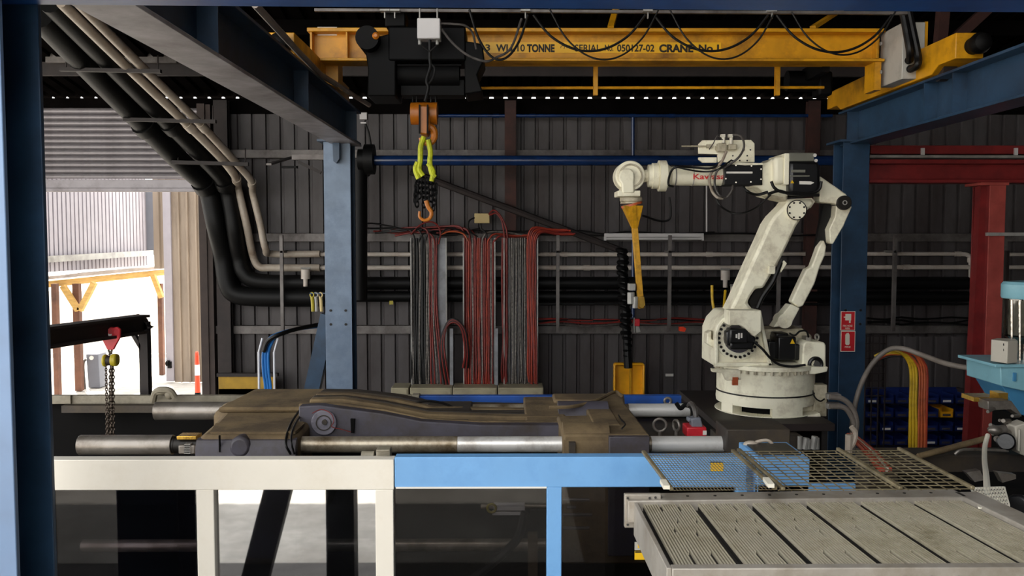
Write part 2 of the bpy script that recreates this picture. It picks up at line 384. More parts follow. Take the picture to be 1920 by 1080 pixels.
# back wall with its sheets
wb = structure('wall_back')
x0 = PX(402, WALL_Y)
first = wall_sheet(0, EAVE - 0.10).build('cladding_sheet', 'wall_sheet', wb, smooth=False); first.location = (x0, 0, 0)
copies(first, [(SW * i, 0, 0) for i in range(1, 18)])
hd = wall_sheet(ZZ(206, 11.9), EAVE - 0.10).build('cladding_sheet', 'wall_sheet', wb, smooth=False); hd.location = (x0 - SW, 0, 0)
copies(hd, [(-SW * i, 0, 0) for i in range(1, 9)])
fs = wall_sheet(0, EAVE - 0.10).build('cladding_sheet', 'wall_sheet', wb, smooth=False); fs.location = (PX(60, WALL_Y) - SW * 4 - 1.2, 0, 0)
copies(fs, [(-SW * i, 0, 0) for i in range(1, 5)])
for z in (1.25, 2.5, 3.62):
    MB().box(x0, 14, WALL_Y - 0.11, WALL_Y - 0.003, z - 0.05, z + 0.06).build('girt', 'girt', wb, bev=0.004)
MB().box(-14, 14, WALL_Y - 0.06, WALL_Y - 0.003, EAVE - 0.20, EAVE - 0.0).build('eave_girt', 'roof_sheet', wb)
MB().box(PX(384, 11.9, 500), PX(403, 11.9, 500), 11.82, 12.02, 0, EAVE - 0.1).build('jamb', 'jamb', wb)
# roof sheets and purlins
ce = structure('ceiling')
def roof_sheet(ya=1.5):
    mb = MB(); pr = sheet_profile(SW, PITCH_W, 0.038, 0.62); yb = WALL_Y + 0.12
    for (a, da), (b, db) in zip(pr, pr[1:]):
        mb.add([(a, ya, roof_z(ya) + da), (b, ya, roof_z(ya) + db), (b, yb, roof_z(yb) + db), (a, yb, roof_z(yb) + da)], [(0, 1, 2, 3)])
    return mb
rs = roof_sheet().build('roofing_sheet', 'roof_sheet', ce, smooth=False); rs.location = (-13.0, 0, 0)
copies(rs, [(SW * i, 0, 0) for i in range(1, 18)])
rl = roof_sheet(-8.0).build('roofing_sheet', 'roof_sheet', ce, smooth=False); rl.location = (-13.0 + SW * 18, 0, 0)  # unseen roof extension, added to keep out light from the front right
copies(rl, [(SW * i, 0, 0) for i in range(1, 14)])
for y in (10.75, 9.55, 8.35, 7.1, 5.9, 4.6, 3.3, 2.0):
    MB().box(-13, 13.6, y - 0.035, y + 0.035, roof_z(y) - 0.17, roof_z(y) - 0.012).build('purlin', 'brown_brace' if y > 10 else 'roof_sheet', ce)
for x in (8.4,):
    MB().bar((x, 1.6, roof_z(1.6) - 0.32), (x, 11.8, roof_z(11.8) - 0.32), 0.14, 0.28).build('rafter', 'brown_brace', ce)
wr = structure('wall_right_blocker')  # unseen side wall, added to block light from the right
ws_ = wall_sheet(0, 8.2, y=0.0).build('cladding_sheet', 'wall_sheet', wr, smooth=False); ws_.rotation_euler = (0, 0, R(90)); ws_.location = (10.5, -8.0, 0)
copies(ws_, [(0, SW * i, 0) for i in range(1, 26)])
wf = structure('wall_front_blocker')  # unseen front wall, added so light enters only from the front left
ws_ = wall_sheet(0, 8.0, y=-8.0).build('cladding_sheet', 'wall_sheet', wf, smooth=False); ws_.location = (0.75, 0, 0)
copies(ws_, [(SW * i, 0, 0) for i in range(1, 13)])

# roller shutter door
d1 = structure('door_1')
yS = 11.86; zt, zb = ZZ(203, yS), ZZ(336, yS); n = 12; h = (zt - zb) / n
xa, xb = PX(30, yS) - 0.6, PX(379, yS)
mb = MB(); pr = [(0.0, 0.0), (-0.022, h * 0.22), (-0.026, h * 0.5), (-0.018, h * 0.78), (0.0, h * 0.90), (0.012, h * 0.95), (0.0, h)]
for (ya, za), (yb, zb2) in zip(pr, pr[1:]):
    mb.add([(xa, yS + ya, zb + za), (xb, yS + ya, zb + za), (xb, yS + yb, zb + zb2), (xa, yS + yb, zb + zb2)], [(0, 1, 2, 3)])
sl = mb.build('slat', 'shutter', d1); copies(sl, [(0, 0, h * i) for i in range(1, n)])
MB().box(xa, xb, yS - 0.03, yS + 0.03, ZZ(356, yS), ZZ(337, yS)).box(xa, xb, yS - 0.045, yS + 0.045, ZZ(360, yS), ZZ(353, yS)).build('bottom_rail', 'shutter', d1, bev=0.006)
MB().box(xb - 0.02, xb + 0.08, yS - 0.06, yS + 0.06, 0, zt + 0.05).build('guide_channel', 'jamb', d1)
# pale strip added to stand in for a lit purlin above the shutter
one('lit_purlin_strip', MB().pbox(85, 101, 330, 118, 10.6, 0.05), 'girt', 'pale grey strip standing in for a lit purlin above the roller shutter', 'conduit')

# columns of the shed along the back wall
def shed_column(pxc, w, label, z1=EAVE, m='rust_column'):
    x = PX(pxc, 11.75)
    t = thing('steel_column', label, 'column', (x, 11.75, 0), 'rust brown shed columns along the back wall')
    MB().ibeam((x, 11.83, 0), (x, 11.83, z1 - 0.05), 0.12, w, up=(0, 1, 0)).build('column_shaft', m, t)
    MB().box(x - w * 0.7, x + w * 0.7, 11.72, 11.92, 0, 0.02).build('base_plate', 'rust_column', t)
    return t
shed_column(957, 0.15, 'rust brown steel column against the back wall beside the red hoses')
shed_column(1524, 0.16, 'rust brown steel column on the back wall behind the robot')
shed_column(416, 0.18, 'dark steel column on the back wall right of the roller shutter', m='brown_brace')
one('diagonal_brace', MB().tube([P(770, 322, 11.72), P(1165, 470, 11.72)], 0.045, smooth=False), 'brown_brace', 'brown diagonal brace pipe crossing the back wall under the blue pipe', 'brace')

# ================================================================== THE YARD SEEN THROUGH THE DOORWAY
ow = structure('wall_outside')
def yard_sheets(p0, p1, z0, z1, n, m, name='outside_sheet', pitch=0.15, depth=0.03):
    """corrugated wall between two ground points as n sheets"""
    p0, p1 = Vector(p0), Vector(p1); d = (p1 - p0); w = d.length / n; d.normalize(); nn = Vector((d.y, -d.x, 0))
    for i in range(n):
        mb = MB(); pr = sheet_profile(w, w / max(1, round(w / pitch)), depth)
        for (a, da), (b, db) in zip(pr, pr[1:]):
            q = [p0 + d * (i * w + a) + nn * da, p0 + d * (i * w + b) + nn * db]
            mb.add([(q[0].x, q[0].y, z0), (q[1].x, q[1].y, z0), (q[1].x, q[1].y, z1), (q[0].x, q[0].y, z1)], [(0, 1, 2, 3)])
        mb.build(name, m, ow, smooth=False)
# grey hanging sheets, receding to the right
a, b = P(60, 500, 13.4), P(276, 497, 17.0)
yard_sheets((a.x, a.y, 0), (b.x, b.y, 0), ZZ(512, 13.4) , ZZ(330, 17.0), 6, 'outside_sheet', pitch=0.125, depth=-0.05)
MB().bar(P(60, 488, 13.35), P(285, 474, 16.9), 0.06, 0.10).build('sheet_rail', 'galv', ow)
MB().pbox(272, 350, 288, 478, 17.0, 0.2).build('dark_post', 'grey_box', ow)
# cream return wall beside the doorway
yard_sheets((PX(288, 15.6), 15.6, 0), (PX(330, 15.3), 15.3, 0), ZZ(503, 15.6), 4.6, 1, 'outside_cream', pitch=0.2)
yard_sheets((PX(322, 15.2), 15.2, 0), (PX(420, 15.2), 15.2, 0), 0, 4.6, 2, 'outside_cream', pitch=0.15, depth=0.045)
MB().pbox(308, 340, 322, 714, 15.15, 0.1).build('corner_post', 'outside_sheet', ow)
# far sunlit wall
yard_sheets((-24, 19.0, 0), (-5.5, 19.0, 0), 0, 1.35, 12, 'outside_white', pitch=0.25)
# shelter of timber beam, rusty posts and knee braces
sh = thing('yard_shelter', 'timber beam with knee braces on rusty posts out in the yard', 'shelter', (PX(200, 15), 15, 0))
MB().bar(P(60, 536, 13.9), P(312, 510, 16.4), 0.09, 0.10).build('timber_beam', 'timber', sh)
MB().bar(P(60, 523, 13.8), P(312, 500, 16.3), 0.2, 0.05).build('gutter', 'timber_grey', sh)
for pa, Yp, wd in ((103, 13.9, 9), (144, 14.3, 12), (301, 16.0, 8)):
    x = PX(pa, Yp, 640); MB().box(x - S(wd, Yp) / 2, x + S(wd, Yp) / 2, Yp, Yp + 0.1, 0, ZZ(532, Yp)).build('post', 'rust_post', sh)
for q0, q1, Yp in (((118, 536), (147, 582), 14.25), ((177, 530), (150, 582), 14.25), ((287, 516), (303, 558), 15.95)):
    MB().bar(P(*q0, Yp), P(*q1, Yp), 0.08, 0.09, up=(0, 1, 0)).build('knee_brace', 'timber', sh)
t = thing('steel_cabinet', 'slim grey steel cabinet standing outside behind the chain hoist', 'cabinet', (PX(174, 14.6, 700), 14.6, 0))
MB().prism([(P(161, 664, 14.6).x, P(161, 664, 14.6).z), (P(184, 664, 14.6).x, P(184, 664, 14.6).z), (P(188, 740, 14.6).x, 0.0), (P(166, 740, 14.6).x, 0.0)], 14.6, 14.9).build('cabinet_body', 'grey_box', t, bev=0.01)
MB().cyl(P(171.5, 671, 14.58), P(171.5, 671, 14.61), 0.035, n=14).build('badge', 'label_white', t)
MB().tube([P(160, 735, 14.55), P(157, 700, 14.55), P(157, 680, 14.55), P(161, 674, 14.55)], 0.02).build('hose', 'cable_grey', t)
t = thing('traffic_bollard', 'orange traffic bollard with white reflective band in the yard doorway', 'bollard', (PX(370, 13.2, 740), 13.2, 0))
bx = PX(370, 13.2, 700); zf = lambda y: ZZ(y, 13.2)
MB().lathe([(0.04, zf(735)), (0.036, zf(703))], (bx, 13.2, 0), n=16).build('lower_tube', 'orange', t)
MB().lathe([(0.037, zf(703)), (0.035, zf(683))], (bx, 13.2, 0), n=16).build('reflective_band', 'reflective_white', t)
MB().lathe([(0.035, zf(683)), (0.03, zf(667)), (0.025, zf(661)), (0.012, zf(658))], (bx, 13.2, 0), n=16).build('upper_tube', 'orange', t)
MB().torus((bx, 13.2, zf(663)), (1, 0.3, 0), 0.03, 0.01).build('loop_handle', 'orange', t)
MB().lathe([(0.15, 0.0), (0.14, 0.05), (0.05, 0.12), (0.04, zf(735))], (bx, 13.2, 0), n=20).build('base', 'black_paint', t)
one('floor_marking', MB().prism([(PX(372, 13.0, 740), 13.0), (PX(392, 13.0, 740), 13.0), (PX(392, 14.0, 730), 14.0)], -0.008, 0.004, 'z'), 'marking_yellow', 'yellow painted floor marking beside the orange bollard', 'marking')
one('wall_lamp', MB().cyl(P(312, 681, 15.1), P(317, 681, 15.1), 0.05).pbox(314, 678, 320, 690, 15.1, 0.05), 'black_paint', 'small black fitting on the galvanised corner post outside', 'lamp')

# ochre panel low on the back wall and blue hose riser
t = thing('ochre_panel', 'low ochre yellow sheet panel against the wall right of the doorway', 'panel', (PX(465, 11.6, 720), 11.6, 0))
MB().pbox(410, 706, 517, 745, 11.6, 0.03).box(PX(410, 11.6, 720), PX(517, 11.6, 720), 11.6, 11.63, 0.0, 0.5).build('sheet', 'ochre_panel', t)
MB().pbox(406, 700, 520, 706, 11.57, 0.08).build('top_rail', 'dark_steel', t)
# ================================================================== GANTRY
# near post
yA, yB = 2.66, 2.90
t = thing('gantry_post', 'dark blue steel gantry post standing nearest at the left edge', 'post', (-1.63, 2.78, 0))
xr = -1.5
MB().box(xr - 0.28, xr - 0.005, yA, yA + 0.02, 0, 3.4).build('front_flange', 'post_lit', t, bev=0.003)
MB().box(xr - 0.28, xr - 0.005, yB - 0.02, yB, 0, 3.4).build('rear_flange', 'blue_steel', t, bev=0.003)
MB().box(xr - 0.15, xr - 0.135, yA + 0.02, yB - 0.02, 0, 3.4).build('web', 'blue_steel', t)
MB().box(xr - 0.4, xr + 0.12, yA - 0.12, yB + 0.12, 0, 0.025).build('base_plate', 'blue_steel', t)
# near cross beam
t = thing('cross_beam', 'royal blue steel cross beam along the top edge', 'beam', (0.8, 2.8, 3.2))
zc = ZZ(10, 2.85)
pa, pb = Vector((-1.9, 2.73, zc)), Vector((3.6, 2.86, zc))
MB().bar(pa + Vector((0, -0.1, 0.14)), pb + Vector((0, -0.1, 0.14)), 0.008, 0.28).build('web', 'beam_blue', t)
MB().bar(pa + Vector((0, 0, 0.009)), pb + Vector((0, 0, 0.009)), 0.22, 0.018).build('bottom_flange', 'beam_blue', t)
MB().bar(pa + Vector((0, 0, 0.29)), pb + Vector((0, 0, 0.29)), 0.22, 0.018).build('top_flange', 'beam_blue', t)
# back posts of the gantry
def gantry_column(pxa, pxb, Y, label, face, side):
    xl, xr2 = PX(pxa, Y, 500), PX(pxb, Y, 500); top = ZZ(266, Y)
    t = thing('gantry_column', label, 'column', ((xl + xr2) / 2, Y + 0.13, 0), 'rear columns of the gantry')
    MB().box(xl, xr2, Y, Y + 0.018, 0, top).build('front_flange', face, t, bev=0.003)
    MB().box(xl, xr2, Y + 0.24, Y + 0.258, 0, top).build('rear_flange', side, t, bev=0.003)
    xm = (xl + xr2) / 2; MB().box(xm - 0.008, xm + 0.008, Y + 0.018, Y + 0.24, 0, top).build('web', side, t)
    MB().box(xl - 0.05, xr2 + 0.05, Y - 0.05, Y + 0.31, top, top + 0.02).build('cap_plate', side, t)
    b = MB()
    for dx in (0.05, 0.19):
        for z in (ZZ(582, Y), ZZ(608, Y)): b.cyl((xl + dx, Y - 0.008, z), (xl + dx, Y + 0.001, z), 0.012, n=8)
    b.build('bolt', 'bolt_dark', t); return t
YC = 8.2
gl = gantry_column(609, 659, YC, 'pale blue gantry column with diagonal brace behind the press', 'blue_steel_lit', 'blue_steel')
MB().pprism([(623, 262), (636, 262), (636, 298), (630, 306), (625, 302)], 8.13, 0.06).build('hanging_bracket', 'blue_steel', gl)
MB().bar(P(584, 740, YC + 0.1), P(617, 590, YC + 0.1), 0.14, S(24, YC), up=(0, 1, 0)).build('diagonal_brace', 'blue_steel', gl)
MB().bar(P(581, 550, YC + 0.1), P(614, 550, YC + 0.1), 0.012, 0.012).build('tool_hook', 'blue_steel', gl)
grc = gantry_column(1577, 1626, YC, 'dark blue gantry column carrying two red fire signs', 'blue_steel', 'blue_steel')
# runway beams
zb_, zt_ = EYE + 0.87, EYE + 1.20
def runway(x, y0, y1, label, stiff, m):
    t = thing('runway_beam', label, 'beam', (x, (y0 + y1) / 2, zb_), 'crane runway beams')
    MB().box(x - 0.12, x + 0.12, y0, y1, zb_, zb_ + 0.02).build('bottom_flange', m, t, bev=0.003)
    MB().box(x - 0.12, x + 0.12, y0, y1, zt_ - 0.02, zt_).build('top_flange', 'blue_steel', t, bev=0.003)
    MB().box(x - 0.007, x + 0.007, y0, y1, zb_ + 0.02, zt_ - 0.02).build('web', 'blue_steel', t)
    for y in stiff: MB().box(x - 0.11, x + 0.11, y - 0.007, y + 0.007, zb_ + 0.02, zt_ - 0.02).build('stiffener', 'blue_steel', t)
    return t
runway(-1.51, 2.92, 8.5, 'grey blue runway beam running away from the near post', (4.35, 6.3, 8.3), 'runway_bounce_lit')
runway(3.3, 3.2, 8.5, 'blue runway beam under the crane end at the right', (6.35, 6.78, 8.3), 'blue_steel')
one('crane_rail', MB().tube([P(478, 8, 4.95), P(560, 98, 6.1), P(600, 139, 6.8), P(692, 197, 8.9)], 0.022, n=10, smooth=False), 'timber_grey', 'dull grey pipe rail running along the grey blue runway beam', 'rail')

# ================================================================== OVERHEAD CRANE
YG = 7.3
cr = thing('overhead_crane', 'yellow overhead crane girder with black lettering spanning the bay', 'crane', (PX(1100, YG), YG, ZZ(127, YG)))
gx0, gx1 = PX(582, YG, 90), PX(1648, YG, 90); gt, gb = ZZ(52, YG - .12), ZZ(114, YG - .12)
MB().box(gx0, gx1, YG - 0.12, YG + 0.12, gt - 0.03, gt).build('top_flange', 'crane_yellow', cr, bev=0.004)
MB().box(gx0, gx1, YG - 0.12, YG + 0.12, gb, gb + 0.022).build('bottom_flange', 'crane_yellow', cr, bev=0.004)
MB().box(gx0, gx1, YG - 0.008, YG + 0.008, gb, gt).build('web', 'crane_yellow', cr)
for px_ in (586, 652, 690, 1640): x = PX(px_, YG - .05, 90); MB().box(x - 0.006, x + 0.006, YG - 0.1, YG + 0.1, gb + 0.022, gt - 0.03).build('stiffener', 'crane_yellow', cr)
yw = YG - 0.0125
lp = MB().box(PX(905, yw, 90), PX(1352, yw, 90), yw, yw + 0.004, ZZ(99, yw), ZZ(79, yw)).build('lettering_plate', 'crane_plate', cr)
MB().box(PX(600, yw), PX(636, yw), yw - .002, yw + 0.004, ZZ(67, yw), ZZ(60, yw)).box(PX(600, yw), PX(636, yw), yw - .002, yw + 0.004, ZZ(57, yw), ZZ(51, yw)).build('data_plate', 'label_white', cr)
yl = yw - 0.0015
def crane_text(txt, a, b, y0, y1, bold): lettering(txt, 'letter_black', cr, (PX(a, yl, 90), yl, ZZ(y1, yl)), ZZ(y0, yl) - ZZ(y1, yl), PX(b, yl, 90) - PX(a, yl, 90), bold=bold)
crane_text('3', 910, 919, 83, 95, 0.02)
crane_text('WLL', 930, 966, 83, 96, 0.035)
crane_text('10', 970, 984, 83, 96, 0.018)
crane_text('TONNE', 988, 1040, 83, 97, 0.05)
crane_text('SERIAL', 1078, 1126, 83, 96, 0.018)
crane_text('No.', 1134, 1150, 83, 95, 0.018)
crane_text('050127-02', 1157, 1227, 83, 96, 0.028)
crane_text('CRANE', 1236, 1300, 83, 97, 0.05)
crane_text('No.1', 1310, 1348, 83, 96, 0.04)
o = MB()
for cx in (1055, 1066): o.ring(P(cx, 89, yl), P(cx, 89, yl - 0.0005), 0.017, 0.013)
o.build('round_mark', 'letter_black', cr)
MB().bar(P(1145, 52, YG), P(1157, 10, YG + 0.4), 0.05, 0.03).build('stay', 'crane_yellow', cr)
MB().bar(P(1524, 52, YG), P(1580, 16, YG + 0.4), 0.05, 0.03).build('stay', 'crane_yellow', cr)
for px_ in (1117, 1459): MB().pbox(px_ - 4, 112, px_ + 4, 178, YG + 0.2, 0.05).build('drop_post', 'crane_yellow', cr)
MB().tube([P(880, 165, YG + 0.25), P(1545, 164, YG + 0.25)], 0.012, smooth=False).build('tie_rail', 'crane_yellow', cr)
# end carriages
def carriage(x, y0, y1, z0, z1, label, sgn):
    t = thing('end_carriage', label, 'carriage', (x, (y0 + y1) / 2, z0), 'end carriages of the crane')
    MB().prism([(y0, z0 + 0.05), (y0 + 0.25, z0 + 0.05), (y0 + 0.35, z0), (y1 - 0.35, z0), (y1 - 0.25, z0 + 0.05), (y1, z0 + 0.05), (y1, z1 - 0.02), (y0 + 0.5, z1), (y0, z1)], x - 0.1, x + 0.1, 'x').build('box_beam', 'crane_yellow', t, bev=0.006)
    MB().cyl((x + 0.02 * sgn, y0, (z0 + z1) / 2 + 0.02), (x + 0.02 * sgn, y0 - 0.05, (z0 + z1) / 2 + 0.02), 0.06).lathe([(0.065, 0), (0.075, 0.05), (0.06, 0.1), (0.03, 0.12)], (x + 0.02 * sgn, y0 - 0.05, (z0 + z1) / 2 + 0.02), (0, -1, 0), 18).build('rubber_buffer', 'black_paint', t)
    for y in (y0 + 0.35, y1 - 0.35): MB().cyl((x - 0.05, y, z0 + 0.04), (x + 0.05, y, z0 + 0.04), 0.09).build('wheel', 'dark_steel', t)
    return t
cl_ = carriage(-1.6, 6.32, 8.5, zt_ + 0.02, zt_ + 0.25, 'yellow crane end carriage above the grey blue runway beam', 1)
crr = carriage(3.28, 6.3, 8.8, zt_ + 0.02, zt_ + 0.25, 'yellow crane end carriage with black buffer beside the grey box', 1)
MB().pbox(1640, 108, 1652, 168, YG - 0.1, 0.2).build('end_plate', 'crane_yellow', crr)
MB().pprism([(590, 100), (634, 100), (634, 165), (600, 150)], YG + 0.1, 0.2).build('end_plate', 'crane_yellow', cl_)
# grey electrical box on the right end
t = thing('electrical_box', 'grey steel electrical box hung at the right end of the crane', 'box', (3.18, 7.1, ZZ(150, 6.9)))
MB().box(PX(1692, 6.9, 95), PX(1734, 6.9, 95), 6.9, 7.31, ZZ(147, 6.9), ZZ(40, 6.9)).build('box_body', 'box_paint', t, bev=0.006)
MB().box(PX(1735, 6.9, 95), PX(1741, 6.9, 95), 6.92, 7.3, ZZ(150, 6.9), ZZ(38, 6.9)).build('yellow_edge', 'crane_yellow', t)
for y in (82, 135): MB().cyl(P(1653, y, 7.2), P(1657, y, 7.2) + Vector((-0.03, 0, 0)), 0.015, n=8).build('hinge', 'galv', t)
for q in ((1704, 113), (1707, 129)): MB().cyl(P(*q, 6.9), P(*q, 6.86), 0.03).build('cable_gland', 'black_paint', t)
for q, l in ((((1692, 18), (1700, 60), (1706, 95), (1706, 113)), 'thick black cable entering the upper gland of the grey crane box'), (((1703, 18), (1712, 60), (1721, 105), (1720, 122), (1708, 130)), 'thick black cable looping into the lower gland of the grey crane box')):
    one('power_cable', MB().tube([P(a, b, 6.80 - 0.02 * i) for i, (a, b) in enumerate(q)][:-1] + [P(*q[-1], 6.85)], 0.028, n=10), 'cable_black', l, 'cable', 'thick cables at the grey crane box')
# dark drive motor at the right end below the girder
t = thing('travel_motor', 'dark travel drive motor under the right end of the crane girder', 'motor', P(1520, 180, 7.9))
MB().cyl(P(1475, 152, 7.9), P(1535, 152, 7.9), 0.09).build('motor_body', 'hoist_grey', t)
MB().pbox(1542, 108, 1556, 134, 7.4, 0.5).build('mounting_bracket', 'hoist_grey', t)
MB().pbox(1536, 132, 1562, 178, 7.8, 0.2).build('gearbox', 'hoist_grey', t, bev=0.02)

# ================================================================== HOIST
YH = 6.55
h = thing('crane_hoist', 'black hoist trolley hanging under the yellow crane girder', 'hoist', P(800, 180, YH))
MB().pbox(728, 50, 873, 113, YH, 0.35).build('control_case', 'hoist_grey', h, bev=0.012)
MB().cyl(P(742, 140, YH + 0.2), P(862, 140, YH + 0.2), 0.105, n=26).build('rope_drum', 'black_paint', h)
MB().pprism([(682, 75), (742, 60), (742, 180), (688, 180), (690, 130)], YH + 0.02, 0.4).build('side_frame', 'black_paint', h, bev=0.01)
MB().pprism([(870, 76), (905, 82), (908, 112), (895, 140), (905, 172), (872, 176)], YH + 0.02, 0.4).build('side_frame', 'black_paint', h, bev=0.01)
mc = P(688, 70, YH - 0.1); MB().cyl(mc, mc + Vector((0, 0.5, 0)), 0.085, n=22).build('motor', 'black_paint', h)
mc = P(704, 66, YH - 0.13); MB().lathe([(0.024, 0), (0.026, 0.015), (0.012, 0.03)], mc + Vector((0, 0.03, 0)), (0, -1, 0), 14).build('motor_cap', 'hook_orange', h)
MB().pbox(722, 20, 760, 50, YH + 0.1, 0.2).build('trolley_wheel_block', 'black_paint', h, bev=0.01)
MB().pbox(752, 150, 870, 178, YH + 0.15, 0.2).build('lower_frame', 'black_paint', h)
MB().tube([P(745, 122, YH - 0.01), P(865, 122, YH - 0.01)], 0.008, smooth=False).build('tie_rod', 'hoist_grey', h)
# festoon rail and carriers
fr = thing('festoon_rail', 'thin steel festoon rail under the blue cross beam', 'rail', P(1200, 22, 6.6))
MB().bar(P(590, 19, 6.6), P(1700, 25, 6.6), 0.03, 0.02).build('track', 'girt', fr)
for px_ in (721, 740, 985, 1215, 1448): MB().pbox(px_ - 9, 17, px_ + 9, 20.5, 6.55, 0.06).pbox(px_ - 1, 20, px_ + 1, 34, 6.58, 0.02).build('cable_trolley', 'galv', fr)
swags = [('left', (880, 18), (990, 28), 112, 6.50), ('a', (1000, 28), (1210, 28), 96, 6.52), ('b', (1030, 16), (1236, 16), 112, 6.46), ('c', (1228, 30), (1440, 28), 96, 6.52), ('d', (1256, 18), (1450, 28), 111, 6.46), ('e', (1456, 28), (1672, 28), 98, 6.5), ('f', (1484, 22), (1680, 20), 103, 6.46)]
lab = ['black festoon cable sagging beside the hoist at the left of the lettering', 'black festoon cable loop sagging over the word serial', 'thin festoon cable loop sagging lowest under the serial number', 'black festoon cable loop sagging across the lettering crane number', 'thin festoon cable loop sagging lowest below the last lettering', 'black festoon cable loop nearest the grey box on the crane', 'thin festoon cable loop ending above the grey crane box']
for (k, p0, p1, ym, Y), l in zip(swags, lab):
    pts = []
    for i in range(9):
        u = i / 8; c = 4 * u * (1 - u); c = c ** 0.85
        pts.append(P(p0[0] + (p1[0] - p0[0]) * u, p0[1] + (p1[1] - p0[1]) * u + (ym - (p0[1] + p1[1]) / 2) * c, Y))
    one('festoon_cable', MB().tube(pts, 0.0065 if k in 'bdf' else 0.009, n=8, seg=4), 'cable_black', l, 'cable', 'festoon cables along the crane')
# pendant box and cable
pb_ = thing('junction_box', 'square white junction box hanging in front of the black hoist', 'box', P(804, 76, 6.3))
MB().pbox(782, 33.5, 825.5, 72.5, 6.3, 0.12).build('box_body', 'white_lamp', pb_, bev=0.008)
for px_ in (787, 820): MB().cyl(P(px_, 34, 6.36), P(px_, 16, 6.36), 0.006, n=8).cyl(P(px_, 73, 6.36), P(px_, 84, 6.36), 0.012, n=8).build('suspension_eye', 'galv', pb_)
one('pendant_cable', MB().tube([P(806, 71, 6.34), P(806, 110, 6.34), P(807, 125, 6.34), P(800, 150, 6.34), P(803, 165, 6.34), P(797, 190, 6.34)], 0.012).tube([P(789, 84, 6.33), P(805, 97, 6.33), P(820, 84, 6.33)], 0.006, smooth=False).tube([P(806, 118, 6.34), P(815, 128, 6.34), P(812, 145, 6.34), P(803, 158, 6.34)], 0.008), 'cable_black', 'dark pendant cable tied in loops under the white junction box', 'cable')
one('control_cable', MB().tube([P(826, 44, 6.34), P(850, 45, 6.34), P(872, 48, 6.34), P(886, 62, 6.4), P(893, 92, 6.45)], 0.008), 'cable_grey', 'grey control cable arching right from the white junction box', 'cable')
one('control_cable', MB().tube([P(828, 55, 6.34), P(850, 82, 6.34), P(878, 104, 6.34), P(910, 115, 6.34), P(930, 108, 6.4), P(958, 90, 6.45), P(978, 35, 6.5)], 0.009), 'cable_grey', 'grey control cable sagging below the white junction box to the rail', 'cable')
# bottom block, sling, chain and hook
b = thing('hook_block', 'orange yellow hook block hanging on ropes below the hoist', 'hook block', P(796, 272, 6.75))
Yb = 6.68
MB().cyl(P(771, 213, Yb + 0.1), P(820, 213, Yb + 0.1), 0.085, n=24).build('sheave', 'hook_orange', b)
MB().pprism([(784, 198), (804, 198), (806, 240), (800, 252), (786, 250)], Yb - 0.01, 0.2).build('cheek_plate', 'hook_orange', b, bev=0.008)
MB().pprism([(785, 196), (788, 196), (788, 250), (785, 250)], Yb - 0.03, 0.02).pprism([(800, 196), (803, 196), (803, 250), (800, 250)], Yb - 0.03, 0.02).build('strap', 'black_paint', b)
hk = [P(799, 236, Yb + 0.05), P(812, 243, Yb + 0.05), P(814, 258, Yb + 0.05), P(806, 268, Yb + 0.05), P(793, 266, Yb + 0.05), P(789, 258, Yb + 0.05)]
MB().tube(hk, 0.032, n=10, r1=0.018).build('swivel_hook', 'hook_orange', b)
for px_ in (774, 781, 808, 817): one('hoist_rope', MB().cyl(P(px_, 150, Yb + 0.1), P(px_, 214, Yb + 0.1), 0.006, n=6), 'cable_black', {774: 'leftmost', 781: 'second', 808: 'third', 817: 'rightmost'}[px_] + ' of four dark wire ropes holding the orange hook block', 'rope', 'hoist ropes above the hook block')
sg = thing('lifting_sling', 'lime yellow webbing sling looped on the hook block', 'sling', P(797, 338, 6.72))
for q in (((795, 256), (789, 275), (788, 300), (786, 318), (793, 330)), ((803, 262), (807, 285), (806, 305), (810, 325), (816, 333)), ((783, 304), (779, 318), (785, 335)), ((803, 306), (812, 322), (809, 340))):
    MB().tube([P(a, c, 6.70) for a, c in q], 0.02, n=8).build('strap', 'sling_green', sg)
k = thing('chain_sling', 'bundle of black chain hanging under the lime sling with orange hook', 'chain', P(797, 412, 6.75))
for i, (a0, b0, a1, b1) in enumerate(((784, 330, 778, 380), (789, 332, 786, 372), (794, 334, 795, 388), (800, 334, 802, 380), (806, 334, 808, 378), (812, 334, 815, 376), (780, 345, 782, 388), (818, 345, 812, 395))):
    MB().chain(P(a0, b0, 6.70 + 0.015 * (i % 3)), P(a1, b1, 6.70 + 0.015 * (i % 3)), 0.05, 0.034, 0.008).build('chain_run', 'black_paint', k)
MB().tube([P(799, 376, 6.69), P(803, 388, 6.69), P(809, 398, 6.69), P(806, 409, 6.69), P(796, 413, 6.69), P(787, 407, 6.69), P(787, 396, 6.69)], 0.018, n=10, r1=0.01).build('grab_hook', 'hook_orange', k)

